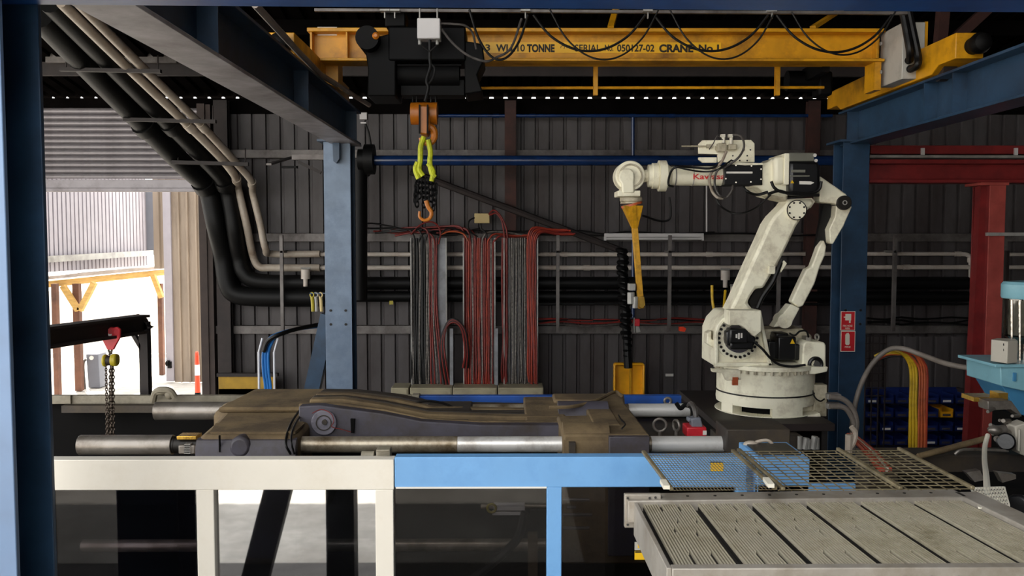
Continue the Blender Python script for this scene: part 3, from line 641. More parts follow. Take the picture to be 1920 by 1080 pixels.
# ================================================================== PIPES FROM THE ROOF
def pipe_run(name, pts, r, m, label, fit=(), cat='pipe', group=None):
    t = thing(name, label, cat, Vector(pts[-1]), group)
    MB().tube(pts, r, n=14, seg=5).build('pipe_body', m, t)
    for a, b in fit: MB().cyl(a, b, r * 1.18, n=14).build('coupling', m, t)
    return t
def yy(py): return min(11.6, 8.3 + (py - 10) / 340 * 3.2)
G4 = 'roof pipes descending to the wall'
for nm, q, m, r, l in (
        ('drain_pipe', ((75, 30), (180, 140), (268, 230), (340, 304), (380, 340)), 'black_pipe', 0.13, 'thick black pipe leftmost of four slanting down from the roof'),
        ('drain_pipe', ((95, 5), (229, 140), (318, 230), (395, 308), (420, 338)), 'black_pipe', 0.105, 'thick black pipe slanting down right beside the pale pipes'),
        ('drain_pipe', ((115, 5), (240, 127), (350, 232), (415, 297), (443, 334)), 'white_pipe', 0.05, 'pale pipe left of the pair slanting down from the roof'),
        ('drain_pipe', ((146, 5), (268, 127), (375, 232), (440, 302), (472, 340)), 'white_pipe', 0.046, 'pale pipe right of the pair slanting down from the roof')):
    dn = {0: ((392, 350), (405, 430), (418, 500), (440, 556), (475, 565), (530, 565)), }
    if 'leftmost' in l: q += ((393, 362), (405, 420), (419, 480), (427, 530), (445, 552), (500, 557), (610, 557))
    elif m == 'black_pipe': q += ((428, 362), (440, 430), (448, 480), (458, 512), (490, 528), (610, 530))
    elif 'left of' in l: q += ((446, 352), (462, 420), (474, 478), (486, 500), (510, 502), (600, 502))
    else: q += ((474, 362), (488, 420), (498, 466), (510, 476), (600, 476))
    pts = [P(a, b, (yy(b) - (0.16 if m == 'white_pipe' else 0.0)) if b < 345 else 11.6 + (0.2 if b > 470 else 0)) for a, b in q]
    f = []
    for i in (2, 4): a, b2 = pts[i], pts[i] + (pts[i + 1] - pts[i]).normalized() * 0.12; f.append((a, b2))
    pipe_run(nm, pts, r, m, l, f, group=G4)
for (xa_, xb_, y, l) in ((112, 302, 132, 'upper'), (232, 405, 226, 'middle'), (322, 466, 306, 'lower')):
    Yk = yy(y) - 0.24
    t = thing('pipe_hanger', l + ' flat steel hanger bar carrying the four slanting pipes', 'hanger', P((xa_ + xb_) / 2, y, Yk), 'pipe hanger bars')
    MB().bar(P(xa_, y - 2, Yk), P(xb_, y + 2, Yk), 0.05, S(6.5, Yk)).build('hanger_bar', 'hanger', t)
    for px_ in (xa_ + 12, xb_ - 6): MB().cyl(P(px_, y, Yk), P(px_, y - 28, Yk), 0.008, n=6).build('threaded_rod', 'hanger', t)
# ================================================================== SERVICES ON THE BACK WALL
YP = 11.84
def wall_pipe(px0, px1, y, rpx, m, label, Y=YP, name='wall_pipe', couple=(), group='horizontal pipes along the back wall', cat='pipe'):
    t = thing(name, label, cat, P((px0 + px1) / 2, y + rpx, Y), group)
    MB().cyl(P(px0, y, Y), P(px1, y, Y), S(rpx, Y), n=16).build('pipe_body', m, t)
    for c in couple: MB().cyl(P(c - 6, y, Y), P(c + 6, y, Y), S(rpx * 1.25, Y), n=16).build('coupling', m, t)
    return t
wall_pipe(506, 1420, 477, 4, 'wall_pipe', 'upper pale pipe along the back wall behind the blue column', couple=(572, 1058, 1330))
wall_pipe(506, 1420, 502, 4.5, 'wall_pipe', 'lower pale pipe along the back wall behind the blue column', couple=(650, 1100))
wall_pipe(1421, 1800, 476, 3.8, 'wall_pipe', 'upper pale pipe on the wall between robot and red column', couple=(1796,))
wall_pipe(1421, 1818, 501, 4.2, 'wall_pipe', 'lower pale pipe on the wall between robot and red column', couple=(1700,))
wall_pipe(1885, 1990, 477, 3.5, 'wall_pipe', 'upper pale pipe stub on the wall right of the red column')
wall_pipe(1885, 1990, 501, 3.8, 'wall_pipe', 'lower pale pipe stub on the wall right of the red column')
wall_pipe(602, 1815, 531, 12, 'black_pipe', 'thick black insulated pipe along the back wall, upper one', 11.78)
wall_pipe(602, 1815, 556, 10, 'black_pipe', 'thick black insulated pipe along the back wall, lower one', 11.78)
wall_pipe(1010, 1815, 570, 2.5, 'cable_black', 'thin black conduit below the thick black pipes', 11.7)
# elbow drop at the right end of the pale pipes
one('pipe_elbow', MB().tube([P(1800, 476, YP), P(1814, 478, YP), P(1820, 490, YP), P(1820, 540, YP)], 0.03).cyl(P(1820, 484, YP), P(1820, 492, YP), 0.042), 'wall_pipe', 'pale pipe elbow turning down beside the red column', 'pipe')
bp = wall_pipe(700, 1600, 301, 9.5, 'blue_pipe', 'glossy dark blue pipe spanning the back wall at mid height', 11.2, 'blue_pipe', group=None)
MB().cyl(P(684, 299, 11.2), P(702, 299, 11.2), 0.19, n=28).cyl(P(672, 299, 11.2), P(686, 299, 11.2), 0.13).build('end_flange', 'black_pipe', bp)
for px_ in (900, 1290): MB().bar(P(px_, 301, 11.2), P(px_, 301, 12.0), 0.05, 0.05).build('wall_bracket', 'black_pipe', bp)
one('riser_duct', MB().cyl(P(674, 562, 11.3), P(674, 300, 11.3), 0.10, n=20), 'black_pipe', 'black vertical duct behind the pale blue column', 'duct')
bp = wall_pipe(815, 1560, 217, 3.2, 'blue_pipe', 'thin blue air pipe along the top of the back wall', 11.8, 'air_pipe', couple=(930, 998, 1185, 1260), group=None)
one('air_drop_pipe', MB().cyl(P(1187, 217, 11.8), P(1187, 600, 11.8), 0.022, n=10), 'blue_pipe', 'thin blue air pipe dropping down the wall behind the wrist', 'pipe')
for px_, l in ((528, 'thin grey upright strut on the wall beside the pale pipes ends'), (1046, 'thin grey upright strut on the wall right of the red hoses'), (1256, 'thin grey upright strut on the wall below the batten light'), (1461, 'thin grey upright strut on the wall behind the robot link'), (1678, 'thin grey upright strut on the wall right of the blue column'), (1884, 'thin grey upright strut on the wall beyond the red column')):
    one('wall_strut', MB().pbox(px_ - 3, 441, px_ + 3, 622, 11.58, 0.05).pbox(px_ - 3, 470, px_ + 3, 474, 11.58, 0.3), 'girt', l, 'strut', 'upright pipe struts')
# valves below the pale pipes
for i, (px_, y, l) in enumerate(((573, 513, 'pale valve under the lower pipe left of the blue column'), (1360, 515, 'pale valve under the lower pipe left of the robot arm'), (1378, 545, 'small pale valve low beside the robot arm'))):
    t = thing('pipe_valve', l, 'valve', P(px_, y + 24, 11.66), 'valves on the wall pipes')
    MB().cyl(P(px_, y - 8, 11.66), P(px_, y + 10, 11.66), 0.06, n=14).cyl(P(px_, y + 10, 11.66), P(px_, y + 24, 11.66), 0.03, n=12).build('valve_body', 'wall_pipe', t)
    MB().tube([P(px_ - 9, y - 10, 11.6), P(px_ + 9, y - 10, 11.6)], 0.012).build('lever', 'galv', t)
# batten light
t = thing('batten_light', 'unlit white batten light fixed to the wall behind the robot wrist', 'light', P(1226, 450, 11.7))
MB().pbox(1133, 437.5, 1320, 444.5, 11.68, 0.05).build('housing', 'white_lamp', t, bev=0.005)
MB().cyl(P(1136, 447.5, 11.7), P(1317, 447.5, 11.7), 0.018, n=10).build('tube', 'white_lamp', t)
for a in (1133, 1316): MB().pbox(a, 444, a + 4, 451, 11.68, 0.05).build('end_cap', 'white_lamp', t)
# small bits on the wall
t = thing('terminal_box', 'small beige terminal box on the wall above the red hoses', 'box', P(904, 420, 11.8))
MB().pbox(889.5, 400, 918.5, 418.5, 11.75, 0.1).build('box_body', 'beige_panel', t, bev=0.006)
MB().pbox(891, 402, 917, 417, 11.742, 0.01).build('lid', 'beige_panel', t)
t = thing('camera_unit', 'small white sensor box at the top of the wall beside the runway beam', 'sensor', P(681, 232, 11.6))
MB().pbox(674, 211, 688, 224, 11.6, 0.08).build('box_body', 'white_lamp', t, bev=0.005)
MB().pbox(676, 229, 687, 232, 11.6, 0.05).build('lower_tab', 'white_lamp', t)
one('sensor_cable', MB().tube([P(685, 232, 11.62), P(692, 252, 11.62), P(697, 290, 11.62), P(694, 325, 11.62), P(684, 330, 11.62)], 0.014), 'cable_black', 'black cable curling down below the small white sensor box', 'cable')
one('wall_label', MB().pbox(1248, 701, 1263, 706, 11.95, 0.01), 'label_white', 'small white label stuck low on the back wall', 'label')
t = thing('strip_bracket', 'grey slotted shelf bracket projecting beside the top of the pale blue column', 'bracket', P(560, 320, 9.0))
MB().bar(P(504, 308, 8.9), P(548, 295, 10.4), 0.05, 0.02).bar(P(548, 295, 8.9), P(612, 295, 8.9), 0.05, 0.05).build('arm', 'girt', t)
MB().bar(P(560, 304, 8.95), P(602, 324, 8.95), 0.03, 0.03).build('stay', 'hanger', t)
MB().pbox(528, 311, 556, 315, 8.95, 0.06).build('small_light', 'black_paint', t)
# cable trays, cables
for a, b_, l in ((770, 838, 'pale metal cable tray behind the black hoses'), (868, 929, 'pale metal cable tray behind the dense red hoses'), (944, 1009, 'pale metal cable tray nearest the bare wall on its right')):
    t = thing('cable_tray', l, 'cable tray', P((a + b_) / 2, 725, 11.82), 'wall cable trays')
    MB().pbox(a, 446, b_, 726, 11.655, 0.012).build('tray_back', 'tray_grey', t)
    for e in (a, b_ - 2.2): MB().pbox(e, 446, e + 2.2, 726, 11.58, 0.09).build('tray_side', 'galv', t)
for px_, l in ((846.5, 'bright upright channel left of the dense red hoses'), (930.5, 'bright upright channel right of the dense red hoses')):
    one('upright_channel', MB().pbox(px_ - 3.2, 616, px_ + 3.2, 727, 11.52, 0.05), 'tray_grey', l, 'channel', 'upright channels')
def wall_cable(x, m, r, top, label, group, bot=722, Y=11.60, side=1, dx=0.0):
    j = random.uniform
    pts = [P(x + dx, bot, Y), P(x + dx * 0.7 + j(-2, 2), 690, Y - 0.02), P(x + dx * 0.3 + j(-1.5, 1.5), 640, Y), P(x + j(-1, 1), 580, Y + 0.02), P(x + j(-1, 1), 520, Y + 0.02), P(x, 462, Y)]
    pts += [P(x + 4 * side, top + 8, Y - 0.02), P(x + 16 * side, top, Y), P(x + 45 * side, top + j(0, 6), Y + 0.04), P(x + 75 * side, top + j(2, 8), Y + 0.04)] if top else [P(x, 446, Y)]
    return one('wall_hose', MB().tube(pts, r, n=6, seg=3), m, label, 'hose', group)
GB, GR, GT = 'hoses on the tray nearest the blue column', 'hoses on the middle wall tray', 'hoses on the tray nearest the robot'
ORD = 'first second third fourth fifth sixth seventh eighth ninth tenth eleventh twelfth thirteenth fourteenth fifteenth sixteenth seventeenth eighteenth nineteenth twentieth'.split()
CN = {'cable_black': 'black rubber', 'hose_braid': 'grey braided', 'cable_red': 'red', 'cable_orange': 'orange red', 'cable_grey': 'grey'}
hl = lambda m, i, tr: '%s hose hanging %s from the left on the %s' % (CN[m], ORD[i], tr)
for i in range(16):
    m = ('cable_black', 'hose_braid', 'cable_black', 'cable_black')[i % 4] if i < 10 else ('cable_red', 'hose_braid', 'cable_red')[i % 3]
    wall_cable(772 + i * 3.1, m, 0.0125, (424 + (i % 5) * 3) if m != 'hose_braid' and i % 3 else 0, hl(m, i, 'first wall tray'), GB, side=-1 if i % 4 else 1, dx=max(0, i - 10) * 3)
for i in range(16):
    m = ('cable_red', 'cable_red', 'cable_orange', 'cable_red', 'hose_braid')[i % 5]
    wall_cable(872 + i * 3.5, m, 0.0135, (424 + i * 1.2) if i % 3 == 0 else 0, hl(m, i, 'middle wall tray'), GR, side=1 if i > 7 else -1)
for i in range(18):
    m = 'cable_red' if i < 4 else ('hose_braid' if i % 2 else 'cable_grey') if i < 12 else ('cable_red' if i % 2 else 'cable_orange')
    x = 942 + i * 2.7 if i < 4 else 956 + (i - 4) * 4.0 if i < 12 else 989 + (i - 12) * 2.9
    wall_cable(x, m, 0.0135, 426 + (i - 12) * 1.8 if i > 11 else 0, hl(m, i, 'last wall tray'), GT, Y=11.58 if i > 11 else 11.60, dx=3 if i > 11 else 0, bot=716 + (i % 3) * 3)
for i in range(4):
    one('hose_loop', MB().tube([P(843 - i * 3, 722, 11.55), P(836 - i * 3, 680, 11.5), P(832 - i * 2, 640, 11.5), P(838, 612 - i * 2, 11.5), P(852, 604 - i * 2, 11.5), P(866 + i * 2, 618, 11.5), P(872 + i * 2, 660, 11.52), P(868 + i * 3, 690, 11.55)], 0.014, n=6, seg=4), ('cable_red', 'cable_black')[i % 2], ('innermost red', 'inner black', 'outer red', 'outermost black')[i] + ' hose looping over the bright channel left of the red hoses', 'hose', 'looped hoses over the bright channel')
for i, (y, m) in enumerate(((430, 'cable_black'), (434, 'cable_red'), (437, 'cable_black'), (440, 'cable_black'), (433, 'cable_black'))):
    a0, a1 = ((682, 900), (700, 880), (1010, 1340), (1012, 1540), (780, 1000))[i]
    j = random.uniform
    one('wall_cable', MB().tube([P(a0 + (a1 - a0) * k / 8, y + j(-4, 4), 11.7) for k in range(9)], 0.012, n=6, seg=3), m, ('black cable drooping left of the wall trays along the girt', 'red cable drooping above the first wall tray', 'black cable running right of the trays behind the batten light', 'long black cable running behind the robot at girt height', 'black cable drooping above the middle wall tray')[i], 'cable', 'cables along the upper girt')
for i in range(4):
    j = random.uniform; y = 598 + i * 3.4
    one('wall_cable', MB().tube([P(1008 + (1345 - 1008) * k / 8, y + j(-3, 3), 11.7) for k in range(9)], 0.012, n=6, seg=3), ('cable_red', 'cable_black', 'cable_red', 'cable_grey')[i], ('topmost dark red cable along the lower girt left of the robot', 'black cable along the lower girt left of the robot', 'lower red cable along the lower girt left of the robot', 'grey cable lying lowest on the girt left of the robot')[i], 'cable', 'cables along the lower girt')
for i, y in enumerate((598, 603, 607)):
    j = random.uniform
    one('wall_cable', MB().tube([P(1626 + (1815 - 1626) * k / 6, y + j(-3, 3), 11.75) for k in range(7)], 0.014, n=6, seg=3), 'cable_black', ('upper', 'middle', 'lower')[i] + ' black cable on the lower girt between blue and red columns', 'cable', 'cables on the girt between the columns')
one('wall_cable', MB().tube([P(1255, 370, 11.8), P(1258, 395, 11.8), P(1254, 412, 11.8), P(1235, 414, 11.8), P(1204, 404, 11.8)], 0.013), 'cable_black', 'black cable curling on the wall right of the yellow cone', 'cable')
one('thin_conduit', MB().cyl(P(1325, 345, 11.9), P(1325, 436, 11.9), 0.012, n=8), 'white_lamp', 'thin white conduit dropping to the right end of the batten light', 'conduit')
# cabinets under the hoses
for a, b_, l in ((733, 766, 'narrow beige cabinet at the left end of the low row'), (769, 848, 'beige low cabinet under the black hoses'), (849, 932, 'beige low cabinet under the dense red hoses'), (934, 1019, 'beige low cabinet at the right end of the low row')):
    t = thing('low_cabinet', l, 'cabinet', (PX((a + b_) / 2, 11.3, 740), 11.5, 0), 'beige low cabinets')
    z = ZZ(727, 11.3); xl, xr_ = PX(a, 11.3, 736), PX(b_, 11.3, 736)
    MB().box(xl, xr_, 11.3, 11.7, 0, z).build('cabinet_body', 'beige_cabinet', t, bev=0.008)
    MB().box(xl + .02, xr_ - .02, 11.288, 11.302, 0.05, z - 0.02).build('door', 'beige_cabinet', t)
    MB().cyl((xr_ - 0.08, 11.27, z - 0.1), (xr_ - 0.08, 11.29, z - 0.1), 0.015, n=8).build('lock', 'bolt_dark', t)
# blue hoses and conduits left of the pale blue column
rk = thing('conduit_riser', 'pair of white conduits standing beside the ochre panel', 'conduit', (PX(503, 9.5, 730), 9.5, 0))
for a in (485, 514): MB().cyl((PX(a, 9.5, 700), 9.5, 0), P(a, 660, 9.5), S(2.2, 9.5), n=12).cyl(P(a, 660, 9.5), P(a + 7, 634, 9.52), S(1.8, 9.5), n=10).build('conduit', 'conduit_white', rk)
for i, a in enumerate((497, 502, 507)):
    one('blue_hose', MB().tube([(PX(a, 9.55, 700), 9.55, 0.2), P(a + 1, 735, 9.55), P(a - 3, 700, 9.55), P(a - 4, 665, 9.55), P(a + 2, 645, 9.55), P(a + 14, 630, 9.6), P(a + 50, 618, 9.8), P(610, 605 + i * 3, 10.2)], S(2.7, 9.5), n=8), 'blue_hose', ('left', 'middle', 'right')[i] + ' one of three blue hoses between the white conduits', 'hose', 'blue hoses beside the column')
one('black_hose_bundle', MB().tube([P(494, 660, 9.5), P(502, 640, 9.5), P(522, 628, 9.5), P(560, 616, 9.7), P(612, 606, 10.0)], S(4, 9.5), n=8), 'cable_black', 'black hose arching over the blue hoses toward the column', 'hose')
for i, (a, m, l) in enumerate(((585, 'hoist_yellow', 'yellow handled tool hanging left of the pale blue column'), (592, 'galv', 'steel shackle hanging left of the pale blue column'), (601, 'beige_panel', 'pale tool handle hanging closest to the blue column'))):
    one('hanging_tool', MB().tube([P(a, 556, 8.3), P(a + 1, 566, 8.3), P(a + 2, 584, 8.3)], 0.016, n=8).torus(P(a, 553, 8.3), (0.5, 1, 0), 0.022, 0.006), m, l, 'tool', 'tools hanging by the column')
one('wall_tag', MB().pbox(730, 564, 737, 571, 11.5, 0.02), 'hoist_yellow', 'small yellow tag on the wall right of the blue column', 'tag')

# shovel scoop and black corrugated hose
t = thing('plastic_tub', 'bright yellow plastic tub leaning upright against the back wall', 'tub', (PX(1180, 11.5, 740), 11.5, 0))
Y = 11.45
MB().pprism([(1152, 686), (1155, 682), (1205, 682), (1209, 686), (1207, 760), (1154, 760)], Y + 0.06, 0.02).build('back', 'shovel_yellow', t)
MB().pprism([(1151, 684), (1154, 681), (1206, 681), (1209, 684), (1208, 687), (1205, 685), (1156, 685), (1152, 688)], Y - 0.03, 0.1).pbox(1151, 685, 1154.5, 760, Y - 0.03, 0.1).pbox(1205.5, 685, 1209, 760, Y - 0.03, 0.1).box(PX(1152, Y, 740), PX(1208, Y, 740), Y - 0.03, Y + 0.07, 0.0, 0.40).build('rim', 'shovel_yellow', t, bev=0.008)
MB().pbox(1180, 690, 1184, 760, Y + 0.03, 0.04).build('centre_rib', 'tool_yellow', t)
t = thing('coiled_hose', 'black corrugated hose hanging over the yellow tub', 'hose', P(1176, 690, 11.0))
mb = MB(); n = 20
for i in range(n):
    y = 470 + i * 11; x = 1166 + (i / n) * 12 + math.sin(i * 1.3) * 1.5; rr = S(9.5 if i < 14 else 9.5 - (i - 13) * 0.7, 11.0)
    mb.torus(P(x, y, 11.0), (0.25 * math.sin(i * 2.1) + 0.25, 0.1, 1), rr * 0.8, rr * 0.5, 14, 6)
mb.build('corrugation', 'black_paint', t)
MB().tube([P(1167, 466, 11.0), P(1172, 560, 11.0), P(1178, 690, 11.0)], S(8, 11)).build('core', 'cable_black', t)
t = thing('wall_socket', 'red plug with grey socket hanging beside the black corrugated hose', 'plug', P(1195, 624, 11.0))
MB().pbox(1190, 598, 1200, 612, 11.0, 0.08).build('plug_body', 'red_paint', t, bev=0.01)
MB().pbox(1188, 596, 1190, 624, 11.02, 0.06).pprism([(1192, 612), (1198, 612), (1201, 622), (1193, 624)], 11.0, 0.06).build('socket', 'galv', t)
one('orange_clip', MB().pprism([(1274, 613), (1282, 613), (1287, 616), (1284, 622), (1274, 621)], 11.6, 0.08), 'orange', 'small orange clip on the lower girt left of the robot', 'clip')

for i, (q, m, l) in enumerate((
    (((918, 404), (930, 400), (940, 412), (944, 430), (946, 446)), 'cable_red', 'red cable curving down from the right side of the beige terminal box'),
    (((916, 402), (926, 394), (938, 404), (948, 424), (952, 446)), 'cable_red', 'outer red cable arching over the right of the beige terminal box'),
    (((890, 408), (880, 414), (878, 426), (884, 436), (896, 444)), 'cable_black', 'black cable curling at the left of the beige terminal box'),
    (((900, 419), (902, 428), (910, 436), (914, 446)), 'cable_black', 'black cable leaving the bottom of the beige terminal box'),
    (((770, 440), (785, 424), (802, 416), (818, 420), (826, 436), (822, 458)), 'cable_red', 'thin red cable arching over the first wall tray under the hook'),
    (((680, 420), (700, 419), (730, 424), (760, 430), (790, 428)), 'cable_black', 'black cable drooping left of the first wall tray below the hook'),
    (((822, 446), (835, 430), (850, 428), (862, 432), (878, 440)), 'cable_black', 'black cable bridging the first and middle wall trays'),
    (((826, 440), (845, 434), (868, 438), (878, 452)), 'cable_rust', 'rusty thin cable bridging the first and middle wall trays'))):
    one('loose_wall_cable', MB().tube([P(a, b_, 11.56) for a, b_ in q], 0.011, n=6), m, l, 'cable', 'loose cables above the wall trays')
# ================================================================== ROBOT
YR = 7.3
rb = thing('industrial_robot', 'cream white industrial robot arm on a round turntable base', 'robot', (PX(1434, YR, 790), YR, EYE - 1.43))
bz = EYE - 1.43; bx_, by = PX(1434, YR, 740), YR; rr = S(91, YR)
def zf(py): return ZZ(py, YR - rr)     # heights read on the front of the drum
ba = MB().lathe([(rr * 0.99, zf(768)), (rr, zf(760)), (rr * 0.985, zf(748)), (rr * 0.985, zf(703)), (rr, zf(700)), (rr, zf(696))], (bx_, by, 0), n=56).build('base_drum', 'robot_white', rb)
MB().ring((bx_, by, zf(748)), (bx_, by, zf(745.5)), rr * 1.003, rr * 0.9, 56).build('joint_line', 'bolt_dark', ba)
ft = MB()
def arc_foot(a0, a1, z0, z1, r0, r1, n=8):
    for i in range(n):
        a, b = R(a0 + (a1 - a0) * i / n), R(a0 + (a1 - a0) * (i + 1) / n)
        q = [(bx_ + r * math.cos(t), by + r * math.sin(t)) for r, t in ((r0, a), (r1, a), (r1, b), (r0, b))]
        ft.hexa([(x, y, z0) for x, y in q] + [(x, y, z1) for x, y in q])
arc_foot(0, 360, bz, zf(783), rr * 0.5, rr * 1.02, 40)
ft.build('base_plate', 'robot_white', rb, bev=0.006)
for a0, a1 in ((262, 300), (195, 215), (60, 120), (330, 345)):
    ft = MB(); arc_foot(a0, a1, zf(786), zf(764), rr * 0.6, rr * 1.0, 8); ft.build('foot', 'robot_white', rb)
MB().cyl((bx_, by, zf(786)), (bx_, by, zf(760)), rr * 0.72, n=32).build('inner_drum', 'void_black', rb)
Yq = YR - rr - 0.02
MB().pprism([(1495, 783), (1538, 774), (1540, 784), (1528, 791), (1496, 791)], Yq + 0.1, 0.15).build('foot', 'robot_white', rb, bev=0.006)
MB().pbox(1523, 722, 1551, 782, YR - 0.2, 0.35).build('connector_box', 'robot_dirty', rb, bev=0.008)
MB().pbox(1528, 700, 1548, 724, YR - 0.1, 0.25).build('connector_plug', 'motor_black', rb)
MB().tube([P(1523, 731, YR - 0.23), P(1528, 745, YR - 0.24), P(1538, 752, YR - 0.24), P(1546, 748, YR - 0.23)], 0.006).build('loop_wire', 'cable_black', rb)
# turntable ring with bolts
tt = MB().lathe([(rr * 0.98, zf(700)), (rr * 1.045, zf(698)), (rr * 1.045, zf(690)), (rr * 0.9, zf(688))], (bx_, by, 0), n=56).build('turntable', 'robot_white', rb)
bb = MB()
for i in range(40):
    a = R(9 * i); bb.cyl((bx_ + rr * math.cos(a) * 1.015, by + rr * math.sin(a) * 1.015, zf(704.5)), (bx_ + rr * math.cos(a) * 1.015, by + rr * math.sin(a) * 1.015, zf(698)), 0.015, n=8)
bb.build('bolt_ring', 'robot_dirty', tt)
MB().pprism([(1335, 692), (1388, 694), (1390, 712), (1362, 714), (1356, 700), (1336, 698)], YR - rr - 0.035, 0.06).build('stop_bracket', 'robot_white', rb, bev=0.004)
MB().pbox(1374, 708, 1384, 723, YR - rr - 0.05, 0.03).build('orange_tab', 'cable_rust', rb)
MB().pprism([(1500, 688), (1553, 688), (1551, 697), (1528, 702), (1500, 702)], YR - 0.32, 0.5).build('deck_extension', 'robot_white', rb, bev=0.006)
# shoulder housing
Ys = YR - 0.30
sh_ = MB().pprism([(1341, 688), (1342, 622), (1350, 603), (1366, 586), (1428, 582), (1446, 686)], Ys + 0.03, 0.5).build('shoulder_housing', 'robot_white', rb, bev=0.012)
rim = [(1341, 688), (1341, 624), (1345, 610), (1354, 598), (1368, 588), (1370, 594), (1358, 604), (1350, 615), (1347, 626), (1347, 680)]
MB().pprism(rim, Ys - 0.02, 0.06).pprism([(1341, 680), (1448, 680), (1448, 688), (1341, 688)], Ys - 0.02, 0.06).pprism([(1428, 618), (1434, 618), (1449, 688), (1441, 688)], Ys - 0.02, 0.06).build('housing_rim', 'robot_white', sh_, bev=0.006)
c = P(1384, 634, Ys); gc = (c.x, c.z)
MB().ring((c.x, Ys + 0.035, c.z), (c.x, Ys + 0.01, c.z), S(42, Ys), S(27, Ys), 36).build('gear_flange', 'robot_white', sh_)
bolts(MB(), gc, S(36, Ys), 26, S(2.7, Ys), Ys + 0.01, Ys - 0.004).build('flange_bolt', 'bolt_dark', sh_)
MB().cyl((c.x, Ys + 0.03, c.z), (c.x, Ys - 0.03, c.z), S(27, Ys), n=30).build('motor_seat', 'press_grey', sh_)
mo = MB().pbox(1369, 617, 1403, 645, Ys - 0.14, 0.14).pprism([(1362, 622), (1372, 617), (1372, 650), (1364, 648)], Ys - 0.1, 0.1).pbox(1370, 641, 1413, 656, Ys - 0.12, 0.12).pprism([(1400, 618), (1418, 634), (1414, 650), (1400, 645)], Ys - 0.1, 0.1).build('shoulder_motor', 'motor_black', rb, bev=0.012)
MB().pbox(1379.5, 627, 1382.5, 634, Ys - 0.1425, 0.003).pbox(1384, 625, 1387, 636, Ys - 0.1425, 0.003).pbox(1389, 625, 1392, 634, Ys - 0.1425, 0.003).build('motor_label', 'label_white', mo)
MB().pprism([(1367, 582), (1428, 582), (1428, 622), (1415, 632), (1396, 614), (1388, 610), (1367, 610)], Ys - 0.17, 0.16).build('motor_cover', 'robot_white', rb, bev=0.008)
MB().tube([P(1413, 640, Ys - 0.1), P(1430, 655, Ys - 0.12), P(1443, 670, Ys - 0.12), P(1460, 683, Ys - 0.12), P(1485, 687, Ys - 0.12), P(1510, 684, Ys - 0.12)], 0.01).build('motor_cable', 'cable_black', rb)
MB().pprism([(1326, 625), (1334, 620), (1334, 636), (1342, 640), (1342, 655), (1326, 645)], Ys + 0.1, 0.12).build('side_lug', 'robot_white', rb, bev=0.008)
# right-hand drive
MB().pprism([(1432, 618), (1505, 616), (1524, 630), (1524, 690), (1440, 690)], YR + 0.0, 0.3).build('rear_housing', 'robot_dirty', rb, bev=0.02)
dm = MB().pbox(1459, 632, 1493, 676, YR - 0.24, 0.24).pbox(1440, 640, 1460, 674, YR - 0.16, 0.16).pbox(1455, 625, 1479, 633, YR - 0.16, 0.16).pbox(1490, 646, 1500, 676, YR - 0.2, 0.2).build('drive_motor', 'motor_black', rb, bev=0.012)
MB().pprism([(1481.5, 644.5), (1490.5, 644.5), (1486, 635.5)], YR - 0.2425, 0.003).build('warning_triangle', 'sticker_yellow', dm)
MB().pprism([(1506, 646), (1512, 640), (1546, 642), (1549, 648), (1549, 690), (1504, 690)], YR - 0.28, 0.35).build('gear_case', 'robot_white', rb, bev=0.012)
MB().torus(P(1529, 683, YR - 0.29), (0, 1, 0), S(11, YR), 0.016).build('cable_port', 'motor_black', rb)
MB().cyl(P(1529, 683, YR - 0.285), P(1529, 683, YR - 0.1), S(9, YR), n=18).build('port_bore', 'bolt_dark', rb)
MB().torus(P(1532, 632, YR - 0.15), (1, 0.4, 0), 0.022, 0.008).pbox(1511, 632, 1520, 642, YR - 0.2, 0.1).build('lifting_eye', 'bolt_steel', rb)
MB().tube([P(1480, 625, YR - 0.2), P(1490, 629, YR - 0.22), P(1500, 621, YR - 0.22), P(1512, 621, YR - 0.22), P(1516, 632, YR - 0.2)], 0.008).build('motor_cable', 'cable_black', rb)
# upper arm
Yu = YR - 0.12
ua = MB().pprism([(1365, 590), (1380, 560), (1405, 502), (1430, 448), (1442, 420), (1452, 405), (1472, 385), (1480, 374), (1508, 372), (1524, 372), (1528, 384), (1512, 396), (1502, 412), (1494, 424), (1478, 458), (1466, 482), (1455, 502), (1432, 541), (1418, 541), (1408, 556), (1402, 568), (1412, 580), (1425, 590)], Yu, 0.28).build('upper_arm', 'robot_white', rb, bev=0.025)
MB().pprism([(1419, 538), (1404, 566), (1410, 576), (1425, 570), (1450, 530), (1460, 500)], Yu + 0.08, 0.12).build('cable_recess', 'bolt_dark', ua)
MB().pbox(1442, 499, 1454, 514, Yu - 0.03, 0.1).pprism([(1460, 495), (1470, 488), (1476, 494), (1464, 512)], Yu - 0.02, 0.06).build('clamp_bracket', 'robot_white', ua, bev=0.004)
MB().tube([P(1466, 488, Yu), P(1456, 512, Yu - 0.02), P(1448, 530, Yu - 0.02), P(1430, 556, Yu), P(1420, 578, Yu)], 0.02).build('arm_hose', 'cable_black', ua)
# elbow hub
c = P(1494, 394, Yu - 0.04)
hb = MB().cyl(c, (c.x, Yu + 0.02, c.z), S(18.5, Yu), n=36).build('elbow_hub', 'robot_white', rb, bev=0.004)
MB().ring((c.x, c.y + 0.002, c.z), (c.x, c.y - 0.004, c.z), S(18.7, Yu), S(17.2, Yu), 36).build('hub_groove', 'bolt_dark', hb)
bolts(MB(), (c.x, c.z), S(14.5, Yu), 8, S(1.8, Yu), c.y - 0.006, c.y + 0.01, 22.5, 382.5).build('hub_bolt', 'bolt_dark', hb)
